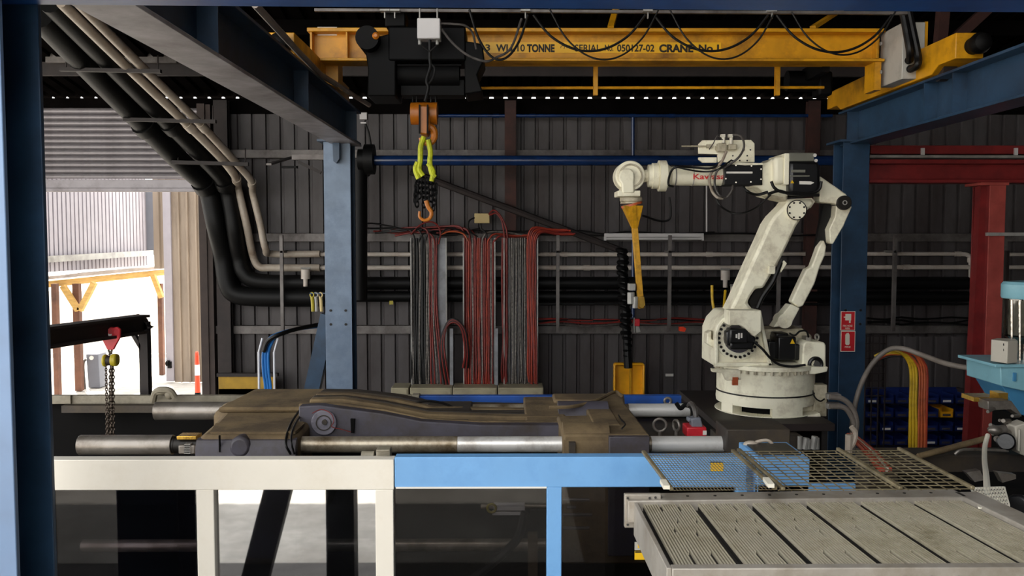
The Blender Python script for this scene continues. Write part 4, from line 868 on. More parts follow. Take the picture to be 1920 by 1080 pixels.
# elbow casting, motors
MB().pprism([(1412, 308), (1440, 304), (1452, 296), (1478, 292), (1482, 300), (1482, 362), (1476, 374), (1440, 366), (1424, 352), (1412, 348)], Yu - 0.03, 0.36).build('elbow_casting', 'robot_white', rb, bev=0.035)
MB().pprism([(1452, 294), (1474, 292), (1474, 345), (1452, 345)], Yu - 0.09, 0.1).build('gear_cover', 'robot_white', rb, bev=0.03)
MB().pbox(1471, 287, 1480, 346, Yu - 0.1, 0.44).build('mount_flange', 'robot_white', rb, bev=0.005)
MB().pprism([(1434, 352), (1478, 365), (1476, 378), (1455, 374), (1440, 366)], Yu - 0.02, 0.2).build('lower_casting', 'robot_dirty', rb, bev=0.015)
em = MB().pprism([(1480, 301), (1536, 301), (1539, 318), (1539, 352), (1534, 362), (1522, 368), (1480, 366)], Yu - 0.11, 0.32).build('elbow_motor', 'motor_black', rb, bev=0.03)
MB().pbox(1480, 286, 1527, 302, Yu - 0.1, 0.28).build('motor_lid', 'motor_lid', em, bev=0.006)
MB().pbox(1482, 328.5, 1518, 331, Yu - 0.115, 0.01).pbox(1484, 318, 1510, 323, Yu - 0.115, 0.01).build('motor_rib', 'motor_lid', em)
MB().pprism([(1499, 339.5), (1520, 340), (1527, 342.5), (1520, 346), (1499, 345.5)], Yu - 0.1135, 0.004).build('nameplate', 'label_white', em)
MB().pprism([(1482, 343.5), (1489, 343.5), (1485.5, 337.5)], Yu - 0.1135, 0.004).build('warning_triangle', 'sticker_yellow', em)
MB().cyl(P(1528, 291, Yu - 0.12), P(1528, 291, Yu + 0.05), S(3.2, Yu)).cyl(P(1530, 301, Yu - 0.12), P(1530, 301, Yu), S(3, Yu)).build('connector', 'galv', em)
MB().pprism([(1474, 374), (1522, 371), (1528, 378), (1520, 390), (1474, 390)], Yu + 0.02, 0.2).build('elbow_lug', 'robot_white', rb)
for q in (((1446, 340), (1452, 352), (1466, 360), (1490, 362), (1520, 362), (1536, 355), (1540, 340)), ((1440, 364), (1460, 358), (1480, 363), (1510, 366), (1536, 366))):
    MB().tube([P(a, b, Yu - 0.14) for a, b in q], 0.012, n=8).build('motor_cable', 'cable_black', rb)
# rear bell crank and link
MB().pprism([(1537, 330), (1541, 332), (1586, 363), (1597, 378), (1595, 388), (1580, 394), (1570, 388), (1568, 382), (1537, 379)], Yu + 0.05, 0.16).build('bell_crank', 'robot_white', rb, bev=0.012)
c = P(1584, 380, Yu + 0.02)
pv = MB().cyl(c, (c.x, Yu + 0.2, c.z), S(13.5, Yu), n=30).build('link_pivot', 'bolt_dark', rb, bev=0.004)
MB().ring((c.x, c.y - 0.001, c.z), (c.x, c.y - 0.005, c.z), S(4.5, Yu), S(3, Yu), 20).build('pivot_cap', 'galv', pv)
MB().pprism([(1568, 384), (1598, 387), (1582, 424), (1562, 458), (1557, 456), (1555, 430), (1566, 406)], Yu + 0.06, 0.12).build('link_head', 'robot_white', rb, bev=0.008)
MB().pprism([(1545, 450), (1550, 462), (1548, 478), (1538, 500), (1528, 532), (1506, 574), (1497, 577), (1484, 566), (1490, 552), (1512, 505), (1522, 500), (1536, 462)], Yu + 0.08, 0.1).build('link_rod', 'robot_white', rb, bev=0.012)
MB().pprism([(1483, 570), (1500, 578), (1486, 604), (1480, 612), (1464, 612), (1450, 614), (1462, 596)], Yu + 0.06, 0.14).build('link_clevis', 'robot_white', rb, bev=0.008)
c = P(1472, 602, Yu + 0.05)
MB().ring((c.x, c.y, c.z), (c.x, c.y + 0.14, c.z), S(14, Yu), S(5, Yu), 26).build('clevis_eye', 'robot_white', rb)
MB().cyl((c.x, c.y + 0.02, c.z), (c.x, c.y + 0.12, c.z), S(5.3, Yu), n=16).build('clevis_pin', 'bolt_dark', rb)
MB().pprism([(1545, 382), (1568, 384), (1566, 405), (1556, 430), (1558, 455), (1540, 470), (1530, 520), (1525, 490), (1535, 430)], Yu + 0.16, 0.05).build('cable_sleeve', 'cable_black', rb)
# forearm
Yf = YR - 0.05; ay = 330
def fx(px): return P(px, ay, Yf)
ax = fx(1215)
prof = [(S(11, Yf), 1190), (S(12, Yf), 1213), (S(21, Yf), 1215), (S(21.5, Yf), 1222), (S(24, Yf), 1222.5), (S(24, Yf), 1232), (S(22, Yf), 1232.5), (S(22, Yf), 1234), (S(29, Yf), 1234.5), (S(29, Yf), 1248), (S(24, Yf), 1249), (S(20, Yf), 1254), (S(17, Yf), 1258), (S(17.5, Yf), 1264), (S(18, Yf), 1275), (S(18.5, Yf), 1420)]
fa = MB().lathe([(r, fx(px).x - fx(1190).x) for r, px in prof], fx(1190), (1, 0, 0), n=40).build('forearm', 'robot_white', rb)
zt2 = ZZ(ay + 5, Yf - S(18.5, Yf)); yt = Yf - S(18.5, Yf) - 0.002
lettering('Kawasaki', 'robot_red', rb, (PX(1300, yt, 330), yt, ZZ(335.5, yt)), S(10, yt), S(73, yt), bold=0.02, name='maker_lettering')
MB().ring(fx(1264), fx(1266), S(18.6, Yf), S(16, Yf), 30).ring(fx(1297), fx(1298.5), S(19, Yf), S(16, Yf), 30).build('hose_clamp', 'galv', fa)
bxx = MB().pbox(1358, 308, 1430, 347, Yf - S(22, Yf) - 0.02, 0.2).build('cable_box', 'motor_black', rb, bev=0.006)
MB().pbox(1362, 321.5, 1411, 325, Yf - S(22, Yf) - 0.024, 0.005).build('white_strip', 'label_white', bxx)
bs = MB()
for q in ((1366, 310), (1380, 310), (1409, 311), (1427, 317), (1427, 336), (1380, 342), (1408, 341), (1361, 335)): bs.cyl(P(*q, Yf - S(22, Yf) - 0.02), P(*q, Yf - S(22, Yf) - 0.03), 0.006, n=8)
bs.build('box_screw', 'bolt_steel', bxx)
MB().pprism([(1372, 304), (1400, 305), (1430, 306), (1431, 309), (1398, 310), (1372, 308)], Yf - 0.14, 0.25).build('top_plate', 'robot_white', rb)
# valve plate
vp = MB().pprism([(1310, 270), (1317, 263), (1408, 262), (1415, 269), (1415, 304), (1346, 304), (1346, 289), (1310, 288)], Yf - 0.03, 0.03).pprism([(1310, 295), (1344, 295), (1344, 305), (1318, 305), (1310, 299)], Yf - 0.03, 0.03).build('valve_plate', 'robot_white', rb, bev=0.003)
bs = MB()
for q in ((1374, 292), (1387, 292), (1401, 292), (1374, 301), (1387, 301), (1401, 301), (1395, 281), (1407, 281)): bs.cyl(P(*q, Yf - 0.031), P(*q, Yf - 0.036), 0.007, n=8)
bs.build('plate_hole', 'bolt_dark', vp)
MB().pbox(1346, 268, 1362, 284, Yf - 0.09, 0.06).pbox(1366, 270, 1382, 280, Yf - 0.09, 0.06).pbox(1343, 272, 1348, 281, Yf - 0.08, 0.05).build('valve_block', 'robot_dirty', vp, bev=0.006)
MB().cyl(P(1356.5, 268, Yf - 0.05), P(1356.5, 252, Yf - 0.05), 0.014).cyl(P(1371, 270, Yf - 0.05), P(1371, 252, Yf - 0.05), 0.014).pbox(1352.5, 251, 1360, 257, Yf - 0.07, 0.04).pbox(1366.5, 251, 1374.5, 257, Yf - 0.07, 0.04).build('valve_stem', 'plastic_white', vp)
MB().tube([P(1278, 274, Yf - 0.05), P(1326, 274, Yf - 0.05)], 0.006).pbox(1326, 270, 1336, 277, Yf - 0.07, 0.04).build('antenna_rod', 'robot_dirty', vp)
for q, m, r in ((((1355, 262), (1345, 255), (1338, 268), (1330, 280)), 'cable_grey', 0.004), (((1374, 252), (1390, 256), (1395, 275), (1385, 295), (1365, 310), (1345, 320), (1340, 345), (1348, 365), (1362, 370), (1372, 358), (1374, 348)), 'cable_grey', 0.009), (((1362, 284), (1352, 305), (1338, 318), (1330, 335), (1335, 358), (1345, 370), (1355, 372)), 'white_pipe', 0.011), (((1343, 370), (1350, 385), (1370, 398), (1392, 400), (1420, 388), (1445, 365)), 'cable_black', 0.008), (((1355, 300), (1335, 315), (1300, 314), (1270, 313), (1258, 322), (1253, 345), (1262, 350)), 'cable_black', 0.009), (((1372, 300), (1345, 318), (1320, 322), (1290, 318), (1265, 312)), 'cable_black', 0.007), (((1393, 350), (1402, 360), (1420, 365), (1440, 360)), 'cable_black', 0.012)):
    MB().tube([P(a, b, Yf - 0.19 if i % 2 else Yf - 0.16) for i, (a, b) in enumerate(q)], r, n=8).build('arm_hose', m, rb)
# wrist
Yw = Yf; c = P(1179, 331, Yw)
MB().cyl((c.x, Yw - 0.10, c.z), (c.x, Yw + 0.1, c.z), S(27.5, Yw), n=40).build('wrist_drum', 'robot_white', rb, bev=0.008)
MB().ring((c.x, Yw - 0.1, c.z), (c.x, Yw - 0.112, c.z), S(22, Yw), S(19, Yw), 36).build('wrist_groove', 'robot_dirty', rb)
MB().pprism([(1160, 330), (1163, 321), (1170, 316), (1182, 316), (1189, 322), (1190, 334), (1189, 340), (1190, 362), (1167, 362), (1166, 345), (1161, 338)], Yw - 0.14, 0.2).build('wrist_yoke', 'robot_white', rb, bev=0.012)
MB().pbox(1159, 357, 1201, 368, Yw - 0.13, 0.26).build('wrist_bracket', 'robot_white', rb, bev=0.006)
wc = P(1183, 376, Yw)
MB().lathe([(S(19, Yw), ZZ(369, Yw)), (S(21, Yw), ZZ(371, Yw)), (S(21, Yw), ZZ(377, Yw)), (S(19, Yw), ZZ(379, Yw)), (S(20, Yw), ZZ(382, Yw))], (wc.x, Yw, 0), n=32).build('tool_flange', 'robot_dirty', rb)
# tool
tl = thing('gripper_tool', 'yellow cone shaped gripper tool bolted under the robot wrist', 'gripper', P(1185, 580, Yw))
c0, c1 = P(1185, 386, Yw), P(1190, 428, Yw)
MB().cyl(P(1184, 382, Yw), c0, S(20, Yw), n=28).build('adapter_plate', 'cable_rust', tl)
a_ = S(18.5, Yw); b2 = S(5.5, Yw)
MB().hexa([c1 + Vector((-b2, -b2, 0)), c1 + Vector((b2, -b2, 0)), c1 + Vector((b2, b2, 0)), c1 + Vector((-b2, b2, 0)), c0 + Vector((-a_, -a_, 0)), c0 + Vector((a_, -a_, 0)), c0 + Vector((a_, a_, 0)), c0 + Vector((-a_, a_, 0))]).build('cone', 'tool_yellow', tl, bev=0.004)
MB().bar(c0 + Vector((0.005, -a_ - 0.006, 0)), c1 + Vector((0.0, -b2 - 0.004, 0)), 0.03, 0.012, up=(0, 1, 0)).build('gusset', 'tool_yellow', tl)
MB().bar(P(1190, 427, Yw), P(1202, 578, Yw), S(11, Yw), S(11, Yw), up=(0, 1, 0)).build('arm_tube', 'tool_yellow', tl, bev=0.003)
MB().pbox(1179, 532, 1192, 545, Yw - 0.05, 0.08).cyl(P(1183, 548, Yw - 0.03), P(1183, 570, Yw - 0.03), 0.03, n=10).cyl(P(1191, 556, Yw - 0.04), P(1191, 578, Yw - 0.04), 0.022, n=10).build('clamp_cylinder', 'galv', tl, bev=0.004)
MB().pprism([(1197, 556), (1208, 556), (1210, 572), (1204, 579), (1198, 576)], Yw - 0.03, 0.07).build('gripper_jaw', 'brass', tl, bev=0.004)
# robot pedestal
pd = thing('robot_pedestal', 'dark rusty steel pedestal plate carrying the robot', 'pedestal', (2.4, 7.4, 0))
xl = PX(1345, 6.7, 800); xrr = PX(1566, 6.7, 800)
MB().box(xl, xrr, 6.7, 8.2, bz - 0.06, bz - 0.002).build('top_plate', 'dark_steel', pd, bev=0.004)
MB().box(xl + 0.05, xrr - 0.05, 6.85, 8.1, 0, bz - 0.06).build('plinth', 'void_black', pd)
MB().box(xl - 0.02, xl + 0.62, 6.6, 6.85, bz - 0.22, bz - 0.07).build('front_beam', 'press_dark', pd, bev=0.005)
mb = MB()
for i in range(5): mb.cyl(P(1500 + i * 8, 842, 6.5), P(1500 + i * 8 + (i % 2) * 4, 818 + (i % 3) * 3, 6.5), 0.018 + 0.006 * (i % 2), n=10)
mb.build('fitting', 'galv', pd)
# ================================================================== PRESS (clamping unit between two guard rows)
z_ = lambda rel: EYE + rel
pr_ = thing('mould_press', 'dark dusty press platens riding on the long steel tie bars', 'press', (-0.4, 4.7, 0))
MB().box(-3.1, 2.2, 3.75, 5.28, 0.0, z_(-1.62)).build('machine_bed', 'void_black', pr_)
# rear-left platen: plan outline extruded
plan = [(-1.445, 4.08), (-0.985, 4.08), (-0.985, 4.16), (-1.0, 4.5), (-1.02, 5.22), (-1.50, 5.22), (-1.56, 5.10), (-1.60, 4.92), (-1.57, 4.68), (-1.50, 4.60), (-1.47, 4.36)]
p1 = MB().prism(plan, z_(-1.55), z_(-0.925), 'z').build('end_platen', 'press_brown', pr_, bev=0.03)
MB().prism([(4.055, z_(-1.5)), (4.055, z_(-0.975)), (4.075, z_(-0.945)), (4.10, z_(-0.938)), (4.10, z_(-1.5))], -1.45, -0.985, 'x').build('front_face', 'press_grey', p1)
c = P(450, 838, 4.06); MB().cyl((c.x, 4.05, c.z), (c.x, 4.2, c.z), 0.05, n=20).build('round_boss', 'press_grey', p1, bev=0.015)
MB().pbox(410, 816, 412.5, 847, 4.05, 0.01).build('joint_line', 'void_black', p1)
MB().prism([(-1.4, 4.12), (-1.0, 4.12), (-1.0, 4.32), (-1.44, 4.32)], z_(-0.925), z_(-0.915), 'z').build('front_step', 'press_brown', p1)
MB().prism([(-1.53, 4.62), (-1.03, 4.62), (-1.06, 5.2), (-1.5, 5.2)], z_(-0.925), z_(-0.895), 'z').build('raised_step', 'press_brown', p1, bev=0.015)
# toggle arms between the platens
def arm(outline, Y, d, m, bev=0.012): return MB().pprism(outline, Y, d).build('toggle_arm', m, pr_, bev=bev)
a1 = arm([(560, 762), (600, 760), (650, 767), (720, 776), (790, 790), (900, 797), (1062, 797), (1062, 825), (560, 825)], 4.40, 0.07, 'press_grey', 0.006)
arm([(560, 757), (640, 757), (720, 768), (800, 785), (880, 790), (1062, 791), (1062, 800), (560, 810)], 4.475, 0.04, 'press_brown', 0.006)
arm([(580, 749), (640, 748), (720, 760), (800, 776), (960, 781), (1060, 781), (1060, 812), (580, 812)], 4.60, 0.07, 'press_brown', 0.008)
arm([(585, 744), (645, 743), (725, 754), (805, 770), (960, 775), (1058, 775), (1058, 800), (585, 800)], 4.76, 0.05, 'press_dark', 0.008)
arm([(592, 738), (655, 738), (740, 749), (810, 764), (1050, 769), (1050, 800), (592, 800)], 4.90, 0.06, 'press_brown', 0.008)
arm([(600, 734), (670, 735), (750, 744), (812, 758), (1040, 762), (1040, 795), (600, 795)], 5.06, 0.10, 'press_dark', 0.008)
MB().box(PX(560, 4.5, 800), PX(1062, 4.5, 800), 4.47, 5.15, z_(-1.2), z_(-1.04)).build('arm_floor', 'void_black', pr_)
MB().box(PX(788, 4.6, 790), PX(880, 4.6, 790), 4.47, 5.12, z_(-1.04), z_(-0.955)).build('cross_web', 'press_dark', pr_, bev=0.01)
MB().box(PX(985, 4.6, 790), PX(1062, 4.6, 790), 4.47, 5.2, z_(-1.04), z_(-0.945)).build('guide_plate', 'press_brown', pr_, bev=0.01)
for yk in (4.52, 4.68, 4.83): MB().cyl((PX(880, 4.6, 790), yk, z_(-0.98)), (PX(985, 4.6, 790), yk, z_(-0.98)), 0.028, n=16).build('guide_rod', 'press_dark', pr_)
c = P(607, 793, 4.385)
dk = MB().cyl(c, (c.x, 4.46, c.z), S(24, 4.41), n=36).build('pivot_disc', 'press_disc', pr_, bev=0.004)
MB().ring((c.x, 4.382, c.z), (c.x, 4.386, c.z), S(15, 4.4), S(13, 4.4), 30).cyl((c.x + 0.005, 4.375, c.z + 0.005), (c.x + 0.005, 4.386, c.z + 0.005), S(5, 4.4), n=16).build('pivot_cap', 'press_dark', dk)
MB().pprism([(657, 786), (665, 786), (663, 812), (658, 812)], 4.38, 0.04).build('valve_plug', 'void_black', pr_)
one('pressure_wire', MB().tube([P(585, 775, 4.36), P(602, 768, 4.36), P(620, 775, 4.36), P(626, 790, 4.36), P(622, 800, 4.36), P(640, 805, 4.36), P(658, 810, 4.36)], 0.0022, n=6), 'cable_red', 'thin red wire looping over the round pivot disc of the press', 'wire')
# moving platen on the right
plan = [(P(1056, 815, 4.1).x, 4.1), (P(1218, 815, 4.1).x, 4.1), (0.665, 4.9), (0.70, 5.2), (0.27, 5.2), (0.27, 5.0), (0.52, 4.98), (0.54, 4.75), (0.50, 4.56), (0.26, 4.54)]
p2 = MB().prism(plan, z_(-1.55), z_(-0.925), 'z').build('moving_platen', 'press_brown', pr_, bev=0.012)
MB().box(P(1142, 830, 4.07).x, P(1218, 830, 4.07).x, 4.07, 4.11, z_(-1.5), z_(-0.93)).build('platen_cheek', 'press_grey', p2, bev=0.004)
MB().cyl((P(1056, 835, 4.15).x, 4.2, z_(-1.0)), (P(1142, 835, 4.15).x, 4.2, z_(-1.0)), 0.11, n=32).build('bar_housing', 'press_brown', p2)
MB().pbox(1067, 830, 1079, 850, 4.07, 0.06).build('slot_key', 'press_dark', p2)
MB().cyl((0.28, 4.76, z_(-0.99)), (0.55, 4.76, z_(-0.99)), 0.10, n=28).build('eject_cylinder', 'press_grey', pr_)
MB().box(PX(1105, 4.5, 790), PX(1155, 4.5, 790), 4.3, 4.9, z_(-0.97), z_(-0.92)).build('dust_plate', 'press_brown', pr_, bev=0.01)
# tie bars
def tie_bar(Y, zr, label, x0, x1, r, segs):
    t = thing('tie_bar', label, 'bar', ((x0 + x1) / 2, Y, z_(zr) - r), 'tie bars of the press')
    MB().cyl((x0, Y, z_(zr)), (x1, Y, z_(zr)), r, n=36).build('bar_body', 'steel_worn', t)
    for a, b_, k, m, nm in segs: MB().cyl((a, Y, z_(zr)), (b_, Y, z_(zr)), r * k, n=36).build(nm, m, t, bev=0.002)
    return t
Yt = 4.2; X = lambda px: PX(px, Yt, 834)
tb = tie_bar(Yt, -0.995, 'front upper tie bar of bright and worn steel nearest the cream guard', X(152), X(1362), 0.037,
        [(X(150), X(325), 1.27, 'steel_dull', 'end_sleeve'), (X(325), X(330), 1.1, 'bolt_dark', 'collar'), (X(535), X(858), 1.0 + 0.06, 'steel_worn', 'worn_sleeve'), (X(858), X(1054), 1.03, 'steel_bright', 'polished_sleeve'), (X(1220), X(1356), 1.03, 'steel_bright', 'polished_sleeve'), (X(1356), X(1364), 0.9, 'steel_dull', 'end_cap')])
MB().cyl((X(330), Yt, z_(-0.995)), (X(374), Yt, z_(-0.995)), 0.040, n=24).build('thread', 'bolt_dark', tb)
MB().pbox(331, 817, 368, 824, Yt - 0.05, 0.08).build('clamp_bracket', 'brass', tb, bev=0.003)
MB().pbox(334, 834, 347, 851, Yt - 0.06, 0.04).pbox(355, 834, 366, 851, Yt - 0.06, 0.04).build('clamp_pad', 'steel_dull', tb, bev=0.006)
mb = MB()
for i in range(5): mb.pbox(345, 832 + i * 4, 357, 834 + i * 4, Yt - 0.065, 0.04)
mb.build('clamp_thread', 'galv', tb)
Yt2 = 5.06; X2 = lambda px: PX(px, Yt2, 770)
tie_bar(Yt2, -1.0, 'rear upper tie bar of dull steel behind the press platens', X2(294), X2(1300), 0.037, [(X2(292), X2(470), 1.42, 'steel_dull', 'end_sleeve'), (X2(1178), X2(1292), 1.05, 'steel_bright', 'polished_sleeve')])
tie_bar(Yt, -1.49, 'lower front tie bar seen dimly through the guard windows', X(150), X(1250), 0.03, [])
tie_bar(Yt + .1, -1.33, 'thin guide rod behind the windows of the blue guard', X(900), X(1250), 0.012, [(X(925), X(985), 1.6, 'steel_bright', 'bush')])
# cables lying on the press
for q, l, r in ((((770, 758), (800, 752), (830, 756), (850, 764)), 'black cable arching over the toggle arms in the middle of the press', 0.008), (((545, 852), (536, 830), (545, 795), (568, 762), (592, 736)), 'dark cable draped over the left press platen', 0.006), (((552, 852), (546, 825), (552, 798), (574, 765), (598, 737)), 'second dark cable draped over the left press platen', 0.005), (((1030, 764), (1075, 762), (1120, 750), (1152, 735), (1165, 742)), 'dusty brown cable lying across the right press platen', 0.01), (((1160, 778), (1164, 786), (1172, 795), (1166, 804)), 'thin wire curling on top of the right press platen', 0.004)):
    Y0 = 4.05 if 'left' in l else 4.9
    pts = []
    for i, (a, b_) in enumerate(q):
        if 'left' in l: pts.append(P(a, b_, 4.03) if i < 2 else PZ(a, b_, z_(-0.905)))
        else: pts.append(PZ(a, b_, z_(-0.90)) if 'thin' in l or 'dusty' in l else P(a, b_, 4.95))
    one('loose_cable', MB().tube(pts, r, n=6), 'cable_black' if 'dusty' not in l else 'press_brown', l, 'cable', 'loose cables on the press')
# rear guard row
Yg = 5.34
rgL = thing('rear_guard', 'beige rear guard rail of the press beyond the tie bars', 'guard', (-2.2, Yg, 0))
MB().pbox(40, 741, 470, 757, Yg, 0.04).build('top_rail', 'rail_beige', rgL, bev=0.004)
MB().pbox(690, 741, 772, 757, Yg, 0.04).pbox(772, 741, 786, 759, Yg - 0.03, 0.08).build('top_rail', 'rail_beige', rgL, bev=0.004)
MB().pbox(115, 760, 300, 773, Yg - 0.06, 0.05).build('lower_rail', 'press_dark', rgL)
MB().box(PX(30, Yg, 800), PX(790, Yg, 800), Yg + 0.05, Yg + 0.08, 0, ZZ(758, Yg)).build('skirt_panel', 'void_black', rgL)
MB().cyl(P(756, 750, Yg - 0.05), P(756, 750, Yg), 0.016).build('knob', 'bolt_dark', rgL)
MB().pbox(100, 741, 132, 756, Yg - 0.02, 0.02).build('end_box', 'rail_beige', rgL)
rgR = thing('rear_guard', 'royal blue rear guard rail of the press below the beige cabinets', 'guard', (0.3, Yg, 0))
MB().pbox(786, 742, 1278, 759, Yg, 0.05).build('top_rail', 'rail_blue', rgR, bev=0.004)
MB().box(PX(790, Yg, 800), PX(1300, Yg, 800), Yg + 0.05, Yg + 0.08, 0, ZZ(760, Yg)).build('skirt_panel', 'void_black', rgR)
one('rag', MB().tube([P(287, 752, 5.3), P(291, 737, 5.27), P(300, 731, 5.25), P(318, 733, 5.25), P(328, 745, 5.26)], 0.02, n=8).sphere(P(300, 735, 5.27), 0.035, sc=(1.4, 0.8, 0.6)).sphere(P(318, 738, 5.26), 0.03, sc=(1.0, 0.8, 1.2)), 'rail_beige', 'crumpled pale cover on the rear guard above the steel bar end', 'cover')
# eye bolts and red socket on the right
for px_, py, rr_, l in ((1237, 797, 12, 'large steel eye bolt standing beside the red socket box'), (1268, 798, 10, 'steel eye bolt edge on next to the red socket box'), (1252, 752, 6, 'small eye bolt on the rear blue rail')):
    Ye = 4.6 if py > 760 else 5.3; c = P(px_, py, Ye)
    one('eye_bolt', MB().torus(c, (0.1, 1, 0) if px_ != 1268 else (1, 0.45, 0), S(rr_, Ye), S(2.6, Ye), 28, 10).cyl(c + Vector((0, 0, -S(rr_, Ye))), c + Vector((0, 0, -S(rr_ + 9, Ye))), S(3.5, Ye), n=12), 'steel_dull', l, 'eye bolt', 'lifting eye bolts')
MB().box(PX(1200, 4.6, 830), PX(1340, 4.6, 830), 4.4, 5.2, z_(-1.3), z_(-1.075)).build('end_block', 'press_dark', pr_, bev=0.01)
t = thing('power_socket', 'red power socket box with grey plug beside the eye bolts', 'socket', P(1304, 822, 4.5))
z0 = ZZ(822, 4.45); MB().pbox(1288, 802, 1325, 822, 4.45, 0.12).build('box_body', 'red_paint', t, bev=0.006)
MB().pbox(1318, 808, 1325, 816, 4.446, 0.005).build('box_label', 'label_white', t)
MB().pprism([(1296, 785), (1314, 783), (1319, 803), (1298, 805)], 4.47, 0.07).pbox(1290, 784, 1297, 792, 4.48, 0.05).build('plug', 'grey_box', t, bev=0.006)
MB().tube([P(1305, 784, 4.5), P(1303, 768, 4.52), P(1297, 757, 4.6), P(1292, 760, 4.7)], 0.014).build('flex_cord', 'cable_grey', t)
one('black_flex', MB().tube([P(1268, 756, 4.9), P(1276, 766, 4.9), P(1284, 760, 4.9), P(1296, 764, 4.8), P(1300, 780, 4.7)], 0.012), 'cable_black', 'black flexible cord behind the grey plug of the red socket', 'cable')
one('fixed_platen', MB().pbox(1362, 806, 1482, 850, 4.1, 0.22), 'press_dark', 'dark steel platen block at the right end of the tie bars', 'platen', bev=0.006)

# ================================================================== FRONT GUARD
YF = 3.4
def guard(label, m, x0, x1, yt, yb, posts, x_end_post, pane):
    t = thing('machine_guard', label, 'guard', ((P(x0, 960, YF).x + P(x1, 960, YF).x) / 2, YF, 0), 'front guard doors of the press')
    MB().pbox(x0, yt, x1, yb, YF, 0.06).build('top_rail', m, t, bev=0.003)
    for a, b_ in posts:
        xl_, xr_ = PX(a, YF, 1000), PX(b_, YF, 1000); MB().box(xl_, xr_, YF, YF + 0.06, 0.2, ZZ(yb, YF) + 0.001).build('post', m, t, bev=0.003)
    MB().box(PX(x0, YF, 1000), PX(x1, YF, 1000), YF, YF + 0.06, 0.08, 0.2).build('bottom_rail', m, t, bev=0.003)
    for a, b_, mm in pane:
        MB().box(PX(a, YF, 1000), PX(b_, YF, 1000), YF + 0.03, YF + 0.036, 0.2, ZZ(yb, YF)).build('window_pane', mm, t)
    return t
g1 = guard('cream guard door frame with clear window panes', 'frame_cream', 60, 738.5, 861, 918, ((60, 92), (369, 402), (704, 738)), None, ((92, 369, 'pane_dark'), (402, 704, 'pane_clear')))
g2 = guard('light blue guard door frame with smoky window panes', 'frame_blue', 740, 1400, 857, 914, ((1025, 1053), (1380, 1400)), None, ((740, 1025, 'pane_scratched'), (1053, 1380, 'pane_scratched')))
MB().pbox(742, 913, 1025, 916, YF - 0.004, 0.01).build('seal_strip', 'label_white', g2)
MB().box(P(1345, 880, YF).x - S(13, YF), P(1345, 880, YF).x + S(11, YF), YF - 0.003, YF, ZZ(884, YF), ZZ(868, YF)).build('warning_sticker', 'sticker_yellow', g2)
MB().pbox(1332, 866.5, 1355, 868.5, YF - 0.004, 0.003).build('sticker_header', 'letter_black', g2)
st = MB().pbox(1190, 1017, 1211, 1032, YF + 0.024, 0.003).build('window_sticker', 'sticker_grey', g2)
MB().pbox(1196, 1020, 1205, 1028, YF + 0.022, 0.003).build('sticker_symbol', 'sticker_yellow', st)
st = MB().pbox(1190, 1034, 1211, 1050, YF + 0.024, 0.003).build('window_sticker', 'sticker_yellow', g2)
MB().pbox(1191, 1034.5, 1210, 1037, YF + 0.022, 0.003).build('sticker_header', 'letter_black', st)
MB().pbox(705, 843, 732, 861, YF + 0.06, 0.05).pbox(705, 843, 731, 847, YF + 0.02, 0.06).build('latch_block', 'rail_beige', g1, bev=0.004)
c = P(690, 856, YF + 0.1); MB().cyl(c + Vector((-.025, 0, 0)), c + Vector((.025, 0, 0)), 0.022, n=18).build('roller', 'rail_beige', g1)
# blue box right of the guard
t = thing('blue_cabinet', 'light blue sheet metal cabinet under the wire mesh cover', 'cabinet', (PX(1460, YF, 900), YF + 0.1, 0))
MB().box(PX(1416, YF, 890), PX(1513, YF, 890), YF - 0.03, YF + 0.25, 0, ZZ(857, YF)).build('cabinet_body', 'frame_blue', t, bev=0.004)
MB().box(PX(1416, YF, 890), PX(1600, YF, 890), YF - 0.03, YF + 0.0, 0, ZZ(905, YF)).build('lower_panel', 'frame_blue', t, bev=0.004)
za = ZZ(857, YF); MB().box(PX(1425, YF, 857), PX(1505, YF, 857), YF + 0.02, YF + 0.21, za, za + 0.006).build('recessed_lid', 'motor_black', t)
# things seen dimly behind the panes
one('inner_hose', MB().tube([P(985, 960, 3.9), P(970, 1010, 3.9), P(930, 1050, 3.9), P(880, 1090, 3.9)], 0.02, n=8), 'cable_black', 'dark hose slanting behind the smoky pane of the blue guard', 'hose')
t = thing('inner_valve', 'small valve assembly with pale blocks behind the smoky pane', 'valve', P(950, 970, 3.95))
MB().pbox(929, 950, 984, 957, 3.95, 0.03).pbox(923, 960, 985, 966, 3.95, 0.03).build('pale_block', 'label_white', t)
MB().torus(P(922, 953, 3.95), (0, 1, 0), S(8, 3.95), 0.006).build('green_ring', 'hoist_yellow', t)
MB().pbox(990, 1002, 1008, 1080, 3.92, 0.04).build('bracket', 'press_brown', t)
for y, a, b_ in ((937, 1055, 1105), (951, 1063, 1080), (965, 1055, 1110), (990, 1055, 1105)):
    one('inner_rod', MB().cyl(P(a, y, 3.9), P(b_, y, 3.9), 0.008, n=8), 'steel_dull', {937: 'topmost', 951: 'shortest', 965: 'middle', 990: 'lowest'}[y] + ' steel rod behind the pane right of the blue post', 'rod', 'rods behind the smoky pane')
# made-up black prop behind the camera, added to mirror as dark bands
pf = thing('reflection_prop', 'added unseen black prop making the dark bands mirrored in the clear pane', 'prop', (-1.19, 0.6, 0))
MB().box(-1.29, -1.09, 0.52, 0.68, 0, 2.2).build('upright', 'black_paint', pf)
MB().bar((-1.24, 0.6, 2.2), (-1.83, 0.6, 0), 0.1, 0.19, up=(1, 0, 0)).build('brace', 'black_paint', pf)
MB().box(-1.4, -1.05, 0.52, 0.68, 2.2, 2.28).build('head_plate', 'black_paint', pf)

